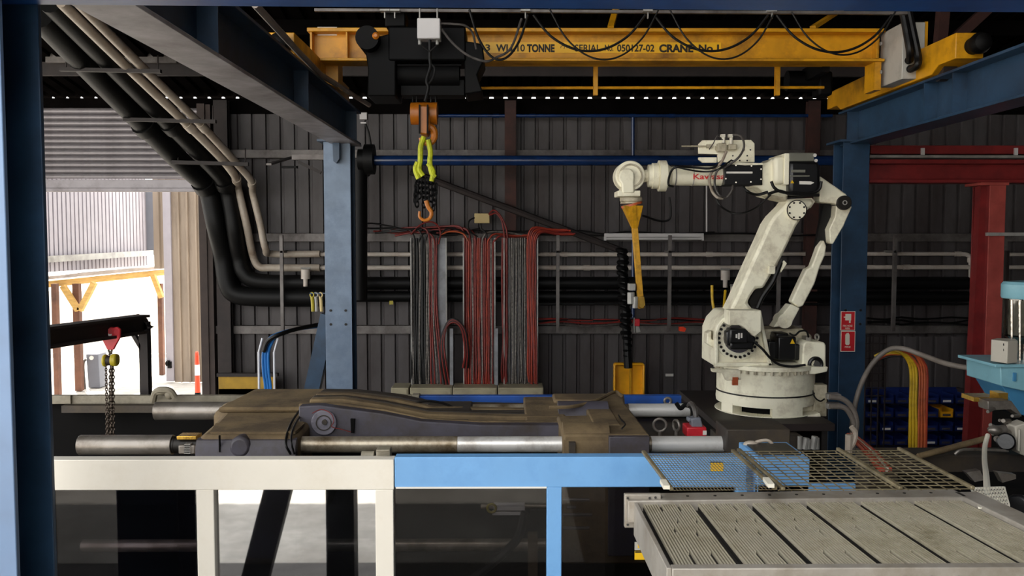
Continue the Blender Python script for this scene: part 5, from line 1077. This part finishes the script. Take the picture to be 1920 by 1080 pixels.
# ================================================================== WIRE MESH COVERS
zm = EYE - 0.80
def mesh_cover(label, q, nx, ny, strips, wr_=0.0022):
    """q: four pixel corners (back-left, back-right, front-right, front-left) lying on the plane z = zm"""
    c4 = [PZ(a, b_, zm) for a, b_ in q]
    t = thing('mesh_cover', label, 'mesh', (sum(c.x for c in c4) / 4, sum(c.y for c in c4) / 4, zm), 'wire mesh covers')
    def at(u, v):
        a = c4[0].lerp(c4[1], u); b_ = c4[3].lerp(c4[2], u); return a.lerp(b_, v)
    mb = MB()
    for i in range(nx + 1): mb.bar(at(i / nx, 0), at(i / nx, 1), wr_, wr_)
    for j in range(ny + 1): mb.bar(at(0, j / ny) + Vector((0, 0, wr_)), at(1, j / ny) + Vector((0, 0, wr_)), wr_, wr_)
    w = mb.build('wire_grid', 'wire', t, smooth=False); w['kind'] = 'stuff'
    for u in strips: MB().bar(at(u, -0.02) + Vector((0, 0, 0.008)), at(u, 1.02) + Vector((0, 0, 0.008)), 0.014, 0.012).build('edge_bar', 'wire', t, bev=0.003)
    return t
mesh_cover('wire mesh cover over the blue guard with the yellow sticker', ((1207, 852), (1375, 850), (1452, 919), (1258, 920)), 30, 17, (0.0, 1.0), 0.0016)
mesh_cover('wide wire mesh cover behind the finned panel', ((1380, 848), (1690, 846), (1825, 918), (1460, 920)), 15, 13, (0.02, 0.62, 0.99), 0.0028)
for a, b_, l in (((1243, 902), (1250, 914), 'small pale clip at the front corner of the left mesh cover'), ((1436, 898), (1446, 911), 'pale clip on the seam between the two mesh covers')):
    one('mesh_clip', MB().bar(PZ(*a, zm + 0.02), PZ(*b_, zm + 0.02), 0.02, 0.012), 'plastic_white', l, 'clip', 'clips on the mesh covers')

# ================================================================== FINNED PANEL
zp = EYE - 0.85
fp = thing('finned_panel', 'large grey finned metal panel lying in an alloy frame', 'panel', (0.95, 2.5, zp - 0.05))
C = {k: PZ(*v, zp) for k, v in dict(bl=(1196, 946), br=(1805, 938), fr=(2050, 1058), fl=(1256, 1062)).items()}
def at(u, v): return C['bl'].lerp(C['br'], u).lerp(C['fl'].lerp(C['fr'], u), v)
nsec = 6; gap = 0.016
for k in range(nsec):
    mb = MB(); u0, u1 = k / nsec + gap, (k + 1) / nsec - gap * 0.3; nf = 19
    mb2 = MB().hexa([at(u0, 0) - Vector((0, 0, .02)), at(u1, 0) - Vector((0, 0, .02)), at(u1, 1) - Vector((0, 0, .02)), at(u0, 1) - Vector((0, 0, .02)), at(u0, 0) - Vector((0, 0, .010)), at(u1, 0) - Vector((0, 0, .010)), at(u1, 1) - Vector((0, 0, .010)), at(u0, 1) - Vector((0, 0, .010))])
    for i in range(nf):
        a, b_ = u0 + (u1 - u0) * (i + 0.1) / nf, u0 + (u1 - u0) * (i + 0.62) / nf
        cuts = []
        if i in (6, 13): cuts = [(0.0, 0.13), (0.42 + 0.06 * (i > 9), 0.50 + 0.06 * (i > 9)), (0.80, 1.0)]
        elif i in (9, 16): cuts = [(0.28, 0.34)]
        v = 0.0; segs = []
        for c0_, c1_ in cuts + [(1.0, 1.0)]:
            if c0_ > v: segs.append((v, c0_))
            v = c1_
        for v0, v1 in segs:
            D = Vector((0, 0, 0.011))
            mb.hexa([at(a, v0) - D, at(b_, v0) - D, at(b_, v1) - D, at(a, v1) - D, at(a, v0), at(b_, v0), at(b_, v1), at(a, v1)])
    fsn = mb.build('fin_section', 'fin', fp, smooth=False); mb2.build('fin_bed', 'fin_shade', fsn, smooth=False)
MB().hexa([at(u, v) - Vector((0, 0, d)) for d in (0.05, 0.022) for u, v in ((0, 0), (1, 0), (1, 1), (0, 1))]).build('tray', 'fin_shade', fp)
lipb = MB(); f0, f1 = PZ(1172, 930, zp + 0.02), PZ(1822, 922, zp + 0.02)
lipb.hexa([at(-0.03, -0.0) + Vector((0, 0, -.06)), at(1.02, 0) + Vector((0, 0, -.06)), at(1.02, -0.16) + Vector((0, 0, -.06)), at(-0.03, -0.16) + Vector((0, 0, -.06)), at(-0.03, -0.0) + Vector((0, 0, .012)), at(1.02, 0) + Vector((0, 0, .012)), at(1.02, -0.16) + Vector((0, 0, .012)), at(-0.03, -0.16) + Vector((0, 0, .012))])
lipb.build('back_rim', 'alu', fp, bev=0.004)
fl_ = MB(); fl_.hexa([at(-0.0, 1.06) + Vector((0, 0, -.12)), at(1.05, 1.06) + Vector((0, 0, -.12)), at(1.05, 1.0) + Vector((0, 0, -.12)), at(0, 1.0) + Vector((0, 0, -.12)), at(0, 1.06) + Vector((0, 0, .006)), at(1.05, 1.06) + Vector((0, 0, .006)), at(1.05, 1.0) + Vector((0, 0, .006)), at(0, 1.0) + Vector((0, 0, .006))])
fl_.build('front_rim', 'alu', fp, bev=0.003)
sd = MB(); sd.hexa([at(-0.012, 1.05) + Vector((0, 0, -.1)), at(0.0, 1.05) + Vector((0, 0, -.1)), at(0.0, 0) + Vector((0, 0, -.1)), at(-0.012, 0) + Vector((0, 0, -.1)), at(-0.012, 1.05) + Vector((0, 0, .006)), at(0, 1.05) + Vector((0, 0, .006)), at(0, 0) + Vector((0, 0, .006)), at(-0.012, 0) + Vector((0, 0, .006))])
sd.build('side_rim', 'alu', fp, bev=0.002)
sd = MB(); sd.hexa([at(1.0, 1.05) + Vector((0, 0, -.05)), at(1.08, 1.05) + Vector((0, 0, -.05)), at(1.08, -0.1) + Vector((0, 0, -.05)), at(1.0, -0.1) + Vector((0, 0, -.05)), at(1.0, 1.05) + Vector((0, 0, .012)), at(1.08, 1.05) + Vector((0, 0, .012)), at(1.08, -0.1) + Vector((0, 0, .012)), at(1.0, -0.1) + Vector((0, 0, .012))])
sd.build('side_rim', 'alu', fp, bev=0.004)
bk = MB().pprism([(1171, 927), (1240, 927), (1240, 941), (1206, 943), (1192, 952), (1192, 975), (1206, 977), (1206, 990), (1171, 990)], C['bl'].y + 0.02, 0.02).build('corner_bracket', 'alu', fp, bev=0.003)
bs = MB()
for q in ((1177, 934), (1177, 984), (1198, 984), (1218, 934), (1229, 933)): bs.cyl(P(*q, C['bl'].y + 0.021), P(*q, C['bl'].y + 0.015), 0.004, n=8)
bs.build('bracket_hole', 'bolt_dark', bk)
bs = MB()
for i in range(11): p = at(0.04 + i * 0.062, 1.061) + Vector((0, -0.0, -0.022)); bs.cyl(p, p + Vector((0, -0.006, 0)), 0.007, n=10)
bs.build('rim_bolt', 'galv', fp)
bs = MB()
for i in range(12): p = at(-0.01 + i * 0.085, -0.08) + Vector((0, 0, 0.012)); bs.cyl(p, p + Vector((0, 0, 0.002)), 0.005, n=10)
bs.build('rim_bolt', 'bolt_dark', fp)
MB().hexa([at(0.0, 1.065) + Vector((0, 0, -.1)), at(0.44, 1.065) + Vector((0, 0, -.1)), at(0.44, 1.05) + Vector((0, 0, -.1)), at(0, 1.05) + Vector((0, 0, -.1)), at(0.0, 1.09) + Vector((0, 0, -.045)), at(.44, 1.09) + Vector((0, 0, -.045)), at(.44, 1.05) + Vector((0, 0, -.045)), at(0, 1.05) + Vector((0, 0, -.045))]).build('front_channel', 'alu', fp, bev=0.002)
# stand under the panel
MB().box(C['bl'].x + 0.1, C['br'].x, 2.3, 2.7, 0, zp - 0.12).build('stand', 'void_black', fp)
# ================================================================== RIGHT SIDE
YD = 8.3
rf = thing('red_frame', 'red steel portal frame with beam and column at the right', 'frame', (PX(1850, YD), YD, 0))
MB().box(PX(1632, YD, 300), PX(2050, YD, 300), YD, YD + 0.2, ZZ(288, YD), ZZ(272, YD)).build('upper_beam', 'red_steel', rf, bev=0.004)
xa2, xb2 = PX(1632, YD, 320), PX(2050, YD, 320)
MB().box(xa2, xb2, YD + 0.02, YD + 0.26, ZZ(306, YD), ZZ(298, YD)).build('top_flange', 'red_steel', rf, bev=0.003)
MB().box(xa2, xb2, YD + 0.13, YD + 0.145, ZZ(338, YD), ZZ(300, YD)).build('beam_web', 'red_steel', rf)
MB().box(xa2, xb2, YD + 0.02, YD + 0.26, ZZ(342, YD), ZZ(336, YD)).build('bottom_flange', 'red_steel', rf, bev=0.003)
xl, xr_ = PX(1852, YD, 500), PX(1882, YD, 500)
MB().box(xl, xr_, YD, YD + 0.015, 0, ZZ(343, YD)).build('column_flange', 'red_steel_lit', rf, bev=0.003)
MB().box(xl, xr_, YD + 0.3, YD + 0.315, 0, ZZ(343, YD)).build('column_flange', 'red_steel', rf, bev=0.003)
MB().box((xl + xr_) / 2 - 0.06, (xl + xr_) / 2 - 0.045, YD + 0.015, YD + 0.3, 0, ZZ(343, YD)).build('column_web', 'red_steel', rf)
MB().prism([(PX(1812, YD + .1, 800), 0.0), (PX(1850, YD + .1, 800), 0.0), (PX(1856, YD + .1, 400), ZZ(343, YD)), (PX(1838, YD + .1, 400), ZZ(343, YD))], YD + 0.1, YD + 0.2).build('side_leg', 'red_steel', rf)
MB().box(PX(1838, YD, 345), PX(1890, YD, 345), YD - 0.02, YD + 0.28, ZZ(347, YD), ZZ(342, YD)).build('cap_plate', 'red_steel_lit', rf)
one('beam_conduit', MB().tube([P(1628, 293, YD - 0.03), P(2040, 294, YD - 0.03)], 0.014, smooth=False), 'galv', 'thin pale conduit along the red beam', 'conduit')
for a in (1731, 1906): MB().pbox(a - 3, 277, a + 3, 290, YD - 0.02, 0.02).build('conduit_bracket', 'white_lamp', rf)
one('cross_rail', MB().pbox(1852, 436, 2000, 442, YD - 0.05, 0.04), 'galv', 'pale horizontal rail fixed across the red column', 'rail')
one('upright_rail', MB().box(PX(1884, 8.8, 600), PX(1889, 8.8, 600), 8.8, 8.84, 0, ZZ(470, 8.8)), 'dark_steel', 'thin dark upright behind the light blue dryer', 'rail')
# fire signs
for y0, y1, l, pict in ((584, 620, 'upper red fire sign with white hose symbol on the blue column', 0), (621, 660, 'lower red fire sign with white extinguisher symbol on the blue column', 1)):
    t = thing('fire_sign', l, 'sign', P(1590, y1, 8.19), 'fire signs on the blue column')
    MB().pbox(1576.5, y0, 1603.5, y1, 8.192, 0.006).build('border', 'sign_white', t)
    MB().pbox(1577.7, y0 + 1.2, 1602.3, y1 - 1.2, 8.190, 0.004).build('face', 'sign_red', t)
    if pict == 0:
        MB().pbox(1585, 589, 1596, 601, 8.188, 0.003).pbox(1592, 601, 1595, 606, 8.188, 0.003).pbox(1582, 594, 1585, 596, 8.188, 0.003).build('symbol', 'sign_white', t)
        lettering('FIRE HOSE', 'sign_white', t, (PX(1580.5, 8.188, 612), 8.188, ZZ(613, 8.188)), S(3.4, 8.19), S(18, 8.19), bold=0.02)
        lettering('REEL', 'sign_white', t, (PX(1585, 8.188, 616), 8.188, ZZ(617.5, 8.188)), S(3, 8.19), S(9, 8.19), bold=0.02)
    else:
        MB().pprism([(1585, 628), (1587, 625), (1591, 624), (1593, 628), (1593, 645), (1591, 647), (1587, 647), (1585, 645)], 8.188, 0.003).build('symbol', 'sign_white', t)
        lettering('FIRE', 'sign_white', t, (PX(1584, 8.188, 652), 8.188, ZZ(652.5, 8.188)), S(3, 8.19), S(11, 8.19), bold=0.02)
# grey sheet screen and blue bins
one('screen_sheet', wall_sheet(0.0, ZZ(632, 10.4), y=10.4, w=SW * 2).add([], []), 'wall_sheet', 'grey ribbed sheet screen standing behind the yellow and orange cables', 'screen').location.x += PX(1665, 10.4, 700)
rk = thing('bin_rack', 'dark rack carrying rows of blue parts bins', 'rack', (PX(1715, 9.6, 800), 9.7, 0))
for a in (1618, 1815): MB().box(PX(a, 9.6, 800), PX(a, 9.6, 800) + 0.04, 9.7, 9.9, 0, ZZ(735, 9.6)).build('rack_post', 'dark_steel', rk)
MB().box(PX(1618, 9.6, 800), PX(1818, 9.6, 800), 9.88, 9.9, 0.1, ZZ(735, 9.6)).build('rack_back', 'bin_blue', rk)
rows = [(736, 758), (762, 784), (788, 810), (814, 836)]
for y0, y1 in rows: MB().box(PX(1618, 9.6, 800), PX(1818, 9.6, 800), 9.62, 9.9, ZZ(y1 + 2, 9.6), ZZ(y1, 9.6)).build('shelf', 'dark_steel', rk)
k = 0
for r_i, (y0, y1) in enumerate(rows):
    for c_i in range(7):
        a = 1622 + c_i * 28
        m, cn = ('bin_yellow', 'yellow') if (r_i, c_i) in ((1, 5),) else ('bin_blue', 'blue')
        xl_, xr2_ = PX(a, 9.6, 790), PX(a + 25, 9.6, 790); zb2_, zt2_ = ZZ(y1, 9.6), ZZ(y0 + 2, 9.6); hh = zt2_ - zb2_
        mb = MB().box(xl_, xr2_, 9.6, 9.605, zb2_, zb2_ + hh * 0.55).box(xl_, xl_ + 0.005, 9.6, 9.85, zb2_, zb2_ + hh * 0.8).box(xr2_ - 0.005, xr2_, 9.6, 9.85, zb2_, zb2_ + hh * 0.8).box(xl_, xr2_, 9.85, 9.855, zb2_, zt2_).box(xl_, xr2_, 9.6, 9.85, zb2_, zb2_ + 0.005)
        rn = ('top', 'second', 'third', 'bottom')[r_i]
        t = thing('parts_bin', '%s parts bin in the %s row of the rack, %s from the blue column' % (cn, rn, ORD[c_i]), 'bin', ((xl_ + xr2_) / 2, 9.7, zb2_), cn + ' parts bins in the rack, %s row' % rn)
        mb.build('bin_body', m, t); MB().box(xl_ + 0.03, xr2_ - 0.03, 9.597, 9.601, zb2_ + hh * 0.15, zb2_ + hh * 0.35).build('label_slot', 'label_white' if (k * 7) % 5 == 0 else 'press_grey', t); k += 1
t = thing('wire_rack', 'dark wire rack beside the blue column', 'rack', (PX(1640, 9.4, 700), 9.4, 0))
mb = MB()
for i in range(9): mb.bar(P(1622, 630 + i * 14, 9.4), P(1660, 630 + i * 14, 9.4), 0.012, 0.012)
for i in range(4): x = PX(1622 + i * 12.5, 9.4, 700); mb.box(x, x + 0.012, 9.4, 9.412, 0, ZZ(628, 9.4))
mb.build('wire_grid', 'dark_steel', t)
# big grey hose and cable bundle
one('grey_hose', MB().tube([P(1602, 850, 7.2), P(1598, 815, 7.2), P(1600, 775, 7.2), P(1613, 725, 7.2), P(1635, 683, 7.15), P(1665, 656, 7.1), P(1695, 654, 7.0), P(1730, 666, 6.9), P(1775, 682, 6.6), P(1820, 690, 6.4), P(1850, 688, 6.2), P(1880, 680, 6.1)], S(4.8, 7), n=12), 'hose_grey', 'thick grey hose arching from the robot base to the blue dryer', 'hose')
cabs = [('cable_yellow', 1707, 'yellow'), ('cable_yellow', 1712, 'yellow'), ('cable_yellow', 1717, 'yellow'), ('cable_rust', 1723, 'rusty orange'), ('cable_rust', 1728, 'rusty orange'), ('cable_rust', 1733, 'rusty orange'), ('cable_orange', 1737, 'red orange'), ('cable_black', 1720, 'black')]
for i, (m, a, cn) in enumerate(cabs):
    top = 658 + (i % 4) * 2 + (4 if m == 'cable_black' else 0)
    one('hanging_cable', MB().tube([P(1640 + i, 668 + i, 7.3), P(1665 + i * 1.2, top, 7.25), P(a - 22, top + 2, 7.2), P(a - 6, top + 16, 7.2), P(a + 1, 700, 7.2), P(a, 760, 7.2), P(a + (i % 3) - 1, 820, 7.2), (PX(a, 7.2, 860), 7.2, 0.3), (PX(a, 7.2, 860), 7.2, 0.01)], S(2.9 if m != 'cable_black' else 1.8, 7.2), n=8, seg=5), m, cn + ' cable, %s from the left in the bundle hanging between the columns' % ORD[i if i < 7 else 3], 'cable', cn + ' cables in the hanging bundle')
for i in range(4):
    one('floor_cable', MB().tube([P(1590 + i * 3, 815, 5.2), P(1602 + i * 4, 826, 5.0), P(1614 + i * 5, 838, 4.7), P(1625 + i * 6, 850, 4.4), P(1650 + i * 6, 880, 3.9)], 0.012, n=6), ('cable_orange', 'cable_orange', 'white_pipe', 'cable_orange')[i], ('leftmost orange cable running down behind the wide mesh cover', 'middle orange cable running down behind the wide mesh cover', 'pale cable among the orange ones behind the mesh cover', 'rightmost orange cable running down behind the wide mesh cover')[i], 'cable', 'cables behind the mesh cover')
for i, (q, l) in enumerate(((((1556, 744), (1580, 748), (1598, 765), (1606, 790), (1603, 815)), 'upper grey hose looping from the robot connector to the blue column'), (((1556, 762), (1582, 764), (1596, 780), (1602, 800), (1600, 830)), 'lower grey hose looping from the robot connector to the blue column'))):
    one('connector_hose', MB().tube([P(a, b_, 7.0) for a, b_ in q], 0.022, n=10), 'hose_grey', l, 'hose', 'hoses at the robot connector')
t = thing('connector_block', 'grey stacked connector plugs behind the robot base', 'connector', P(1566, 780, 7.1))
MB().pbox(1552, 740, 1578, 750, 7.05, 0.1).pbox(1552, 758, 1580, 768, 7.05, 0.1).build('plug', 'galv', t, bev=0.005)
one('white_hose', MB().tube([P(1590, 845, 4.6), P(1600, 830, 4.6), P(1604, 812, 4.6), P(1596, 800, 4.6)], 0.014, n=8).tube([P(1591, 850, 4.6), P(1592, 815, 4.6)], 0.02, n=8), 'white_pipe', 'pale hose bent upright beside the orange cables', 'hose')
one('looped_wire', MB().tube([P(1400, 862, 3.6), P(1404, 840, 3.6), P(1418, 829, 3.6), P(1440, 826, 3.6), P(1452, 838, 3.6), P(1462, 850, 3.6)], 0.007, n=8).sphere(P(1408, 833, 3.6), 0.022, sc=(1.5, 0.8, 0.7)), 'white_pipe', 'pale looped wire with brown tag above the mesh covers', 'wire')
MB().tube([P(1335, 535, 7.75), P(1336, 565, 7.75), P(1342, 590, 7.7), P(1352, 600, 7.6), P(1357, 580, 7.6), P(1360, 545, 7.75)], 0.012).build('loop_cable', 'cable_yellow', rb)

# light blue dryer
Y = 6.0
dr = thing('hopper_dryer', 'light blue hopper dryer with clear cylinder at the right edge', 'dryer', (PX(1925, Y, 700), Y + 0.2, 0))
cx = PX(1926, Y + 0.15, 600); cy = Y + 0.18
MB().lathe([(0.15, ZZ(563, Y)), (0.155, ZZ(560, Y)), (0.155, ZZ(536, Y)), (0.14, ZZ(531, Y)), (0.05, ZZ(529, Y))], (cx, cy, 0), n=32).build('lid', 'dryer_blue', dr)
MB().lathe([(0.125, ZZ(636, Y)), (0.135, ZZ(630, Y)), (0.135, ZZ(562, Y))], (cx, cy, 0), n=32).build('sight_glass', 'jar_glass', dr)
MB().lathe([(0.10, ZZ(634, Y)), (0.10, ZZ(566, Y))], (cx, cy, 0), n=24).build('inner_can', 'motor_lid', dr)
for a in (1897, 1912): MB().cyl(P(a, 562, Y + 0.04), P(a, 690, Y + 0.04), 0.008, n=8).build('tie_rod', 'chrome', dr)
MB().lathe([(0.05, ZZ(690, Y)), (0.06, ZZ(650, Y)), (0.13, ZZ(636, Y))], (cx, cy, 0), n=24).build('neck', 'chrome', dr)
cb = MB().prism([(PX(1873, Y - .1, 660), Y - 0.0), (PX(1889, Y - .12, 660), Y - 0.12), (PX(1911, Y - .1, 660), Y - 0.08), (PX(1911, Y, 660), Y + 0.05), (PX(1880, Y, 660), Y + 0.08)], ZZ(678, Y), ZZ(637, Y), 'z').build('control_box', 'control_grey', dr, bev=0.004)
MB().bar(P(1880, 646, Y - 0.065), P(1884, 646, Y - 0.095), 0.016, 0.016).bar(P(1880, 656, Y - 0.065), P(1884, 656, Y - 0.095), 0.016, 0.016).build('switch', 'motor_black', cb)
MB().prism([(P(1868, 686, Y).x, ZZ(686, Y)), (P(1990, 690, Y).x, ZZ(690, Y)), (P(1990, 735, Y).x, ZZ(735, Y)), (P(1925, 735, Y).x, ZZ(735, Y)), (P(1869, 722, Y).x, ZZ(722, Y))], Y - 0.05, Y + 0.4).build('tray', 'dryer_blue', dr, bev=0.006)
MB().pbox(1866, 684, 1995, 690, Y - 0.07, 0.5).build('tray_lip', 'dryer_blue', dr, bev=0.004)
MB().pbox(1901, 700, 1906, 716, Y - 0.065, 0.02).build('latch', 'dryer_blue_dark', dr)
MB().prism([(P(1878, 724, Y).x, ZZ(724, Y)), (P(1990, 736, Y).x, ZZ(736, Y)), (P(1990, 800, Y).x, ZZ(800, Y)), (P(1912, 778, Y).x, ZZ(778, Y))], Y, Y + 0.35).build('funnel', 'dryer_blue_dark', dr, bev=0.006)
MB().box(PX(1905, Y, 800), PX(1990, Y, 800), Y + 0.05, Y + 0.3, 0, ZZ(780, Y)).build('support', 'void_black', dr)
# injection unit clutter
Y = 5.2
iu = thing('injection_unit', 'greasy dark injection unit with pipes at the lower right', 'machine', (PX(1880, Y, 850), Y, 0))
MB().box(PX(1640, Y, 850), PX(2050, Y, 850), Y + 0.1, Y + 0.3, 0, ZZ(862, Y)).build('carriage_bed', 'press_dark', iu, bev=0.01)
MB().box(PX(1700, 4.4, 900), PX(2050, 4.4, 900), 4.2, 4.5, 0, ZZ(896, 4.4)).build('front_skirt', 'void_black', iu)
MB().cyl(P(1722, 856, Y), P(1850, 822, Y + 0.1), S(6, Y), n=16).build('barrel_pipe', 'press_brown', iu)
MB().tube([P(1790, 852, Y - 0.05), P(1800, 845, Y - 0.05), P(1820, 843, Y - 0.05), P(1890, 845, Y - 0.05)], S(3, Y), n=10).build('handrail', 'steel_dull', iu)
MB().pprism([(1852, 752), (1897, 752), (1916, 778), (1916, 782), (1895, 768), (1854, 770)], Y + 0.1, 0.12).build('guard_plate', 'steel_dull', iu, bev=0.004)
MB().pbox(1826, 746, 1872, 754, Y + 0.2, 0.15).pbox(1872, 738, 1890, 754, Y + 0.2, 0.1).build('bracket', 'brass', iu)
MB().sphere(P(1866, 806, Y), S(13, Y), sc=(1.1, 0.9, 0.7)).cyl(P(1860, 808, Y), P(1885, 805, Y), S(9, Y)).build('valve_body', 'steel_dull', iu)
MB().cyl(P(1886, 828, Y - 0.05), P(1886, 828, Y + 0.2), S(17, Y), n=24).build('pulley', 'motor_black', iu, bev=0.01)
mb = MB()
for i in range(9):
    a, b_ = 1852 + (i * 29) % 70, 772 + (i * 17) % 60; mb.cyl(P(a, b_, Y - 0.02 + 0.02 * (i % 3)), P(a + 12, b_ + 6 * ((i % 3) - 1), Y + 0.05), S(3 + i % 4, Y), n=10)
mb.build('fitting', 'steel_dull', iu)
MB().pprism([(1903, 800), (1925, 792), (1930, 858), (1914, 852), (1906, 830)], Y - 0.04, 0.1).pbox(1910, 806, 1914, 848, Y - 0.06, 0.03).build('clear_cover', 'control_grey', iu, bev=0.01)
MB().pprism([(1812, 886), (1838, 882), (1846, 900), (1828, 904)], 4.15, 0.04).build('sheet_scrap', 'steel_dull', iu)
MB().pprism([(1870, 886), (1905, 890), (1905, 898), (1880, 905)], 4.15, 0.04).build('sheet_scrap', 'steel_dull', iu)
one('white_cable', MB().tube([P(1852, 816, 4.6), P(1847, 836, 4.5), P(1846, 862, 4.2), P(1849, 890, 3.6), P(1851, 920, 3.1)], 0.012, n=8), 'plastic_white', 'white cable dropping to the perforated tray at the lower right', 'cable')
t = thing('perforated_tray', 'white perforated plastic tray behind the finned panel corner', 'tray', PZ(1850, 935, EYE - 0.86))
zq = EYE - 0.845; q4 = [PZ(a, b_, zq) for a, b_ in ((1821, 916), (1883, 914), (1892, 948), (1836, 952))]
def aq(u, v): return q4[0].lerp(q4[1], u).lerp(q4[3].lerp(q4[2], u), v)
mb = MB()
for i in range(12): mb.bar(aq(i / 11, 0), aq(i / 11, 1), 0.005, 0.006)
for j in range(6): mb.bar(aq(0, j / 5), aq(1, j / 5), 0.008, 0.006)
mb.build('grid', 'plastic_white', t)
MB().hexa([aq(u, v) + Vector((0, 0, d)) for d in (-0.03, -0.025) for u, v in ((0, 0), (0, 1), (1, 1), (1, 0))]).build('tray_base', 'rail_beige', t)
one('black_drum', MB().cyl(P(1905, 952, 2.85), P(1960, 962, 2.95), S(26, 2.85), n=28), 'motor_black', 'black round drum end at the right edge beside the finned panel', 'drum', bev=0.01)

# ================================================================== JIB WITH CHAIN HOIST AT THE LEFT
jb = thing('jib_crane', 'dark rusty jib beam on a braced post in the doorway', 'jib', (PX(270, 5.55, 740), 5.55, 0))
pB = P(268, 607, 5.5); pA = pB + (P(60, 636, 4.55) - pB) * 1.5
MB().ibeam(pA, pB, 0.115, 0.1, 0.012, 0.016).build('jib_beam', 'dark_steel', jb)
MB().pprism([(252, 590), (268, 598), (276, 612), (282, 614), (276, 618), (252, 620)], 5.5, 0.06).build('end_knuckle', 'dark_steel', jb)
MB().box(PX(261, 5.5, 680), PX(277, 5.5, 680), 5.5, 5.56, 0, ZZ(604, 5.5)).build('post', 'dark_steel', jb)
MB().pprism([(240, 620), (248, 620), (263, 646), (263, 658)], 5.5, 0.04).build('gusset', 'dark_steel', jb)
tr = thing('beam_trolley', 'red beam trolley clamped on the jib beam', 'trolley', P(207, 657, 5.18))
Yj = 5.16
MB().pprism([(187, 629), (196, 626), (202, 616), (207, 613), (213, 614), (219, 613), (225, 618), (225, 632), (212, 656), (201, 656)], Yj, 0.02).build('side_plate', 'red_paint', tr, bev=0.004)
MB().pprism([(192, 627), (200, 618), (214, 613), (224, 618), (224, 632), (212, 656), (201, 656)], Yj + 0.10, 0.02).build('side_plate', 'red_paint', tr, bev=0.004)
for q in ((207, 621), (219, 623)): MB().cyl(P(*q, Yj - 0.004), P(*q, Yj + 0.05), S(5.5, Yj), n=18).build('wheel', 'red_paint', tr)
MB().cyl(P(206, 627, Yj - 0.006), P(206, 627, Yj), S(3.4, Yj), n=16).build('axle_hole', 'label_white', tr)
MB().tube([P(203, 656, Yj + 0.05), P(207, 662, Yj + 0.05), P(210, 656, Yj + 0.05)], 0.006).build('shackle', 'chain_steel', tr)
ch = thing('chain_block', 'yellow green chain block hanging under the red trolley', 'hoist', P(207, 690, Yj + 0.03))
MB().cyl(P(194, 676, Yj + 0.06), P(201, 676, Yj + 0.06), S(12, Yj), n=24).cyl(P(209, 675, Yj + 0.06), P(221, 675, Yj + 0.06), S(12, Yj), n=24).build('gear_case', 'hoist_yellow', ch, bev=0.01)
MB().cyl(P(200, 676, Yj + 0.06), P(210, 676, Yj + 0.06), S(9.5, Yj), n=20).build('chain_wheel', 'dark_steel', ch)
MB().tube([P(205, 666, Yj + 0.06), P(207, 660, Yj + 0.06), P(209, 664, Yj + 0.06)], 0.007).build('top_hook', 'chain_steel', ch)
for i, (a, b0, a1, b1, m) in enumerate(((199, 686, 201, 830, 0), (208, 686, 206, 850, 1), (211, 686, 212, 850, 1))):
    one('hoist_chain', MB().chain(P(a, b0, Yj + 0.03 + 0.02 * i), P(a1, b1, Yj + 0.01 + 0.01 * i), 0.026 if m else 0.02, 0.02 if m else 0.013, 0.0045 if m else 0.003), 'chain_steel', ('thin hand chain hanging left under the chain block', 'load chain hanging straight under the chain block', 'second load chain on the right under the chain block')[i], 'chain', 'chains of the chain block')

for q0, q1, l in (((1768, 20), (1762, 90), 'dark red upright roof strut behind the grey crane box'), ((1850, 18), (1778, 84), 'dark red diagonal roof strut behind the crane end')):
    one('roof_strut', MB().bar(P(*q0, 9.0), P(*q1, 9.0), 0.1, 0.1, up=(0, 1, 0)), 'rust_column', l, 'strut', 'red roof struts')
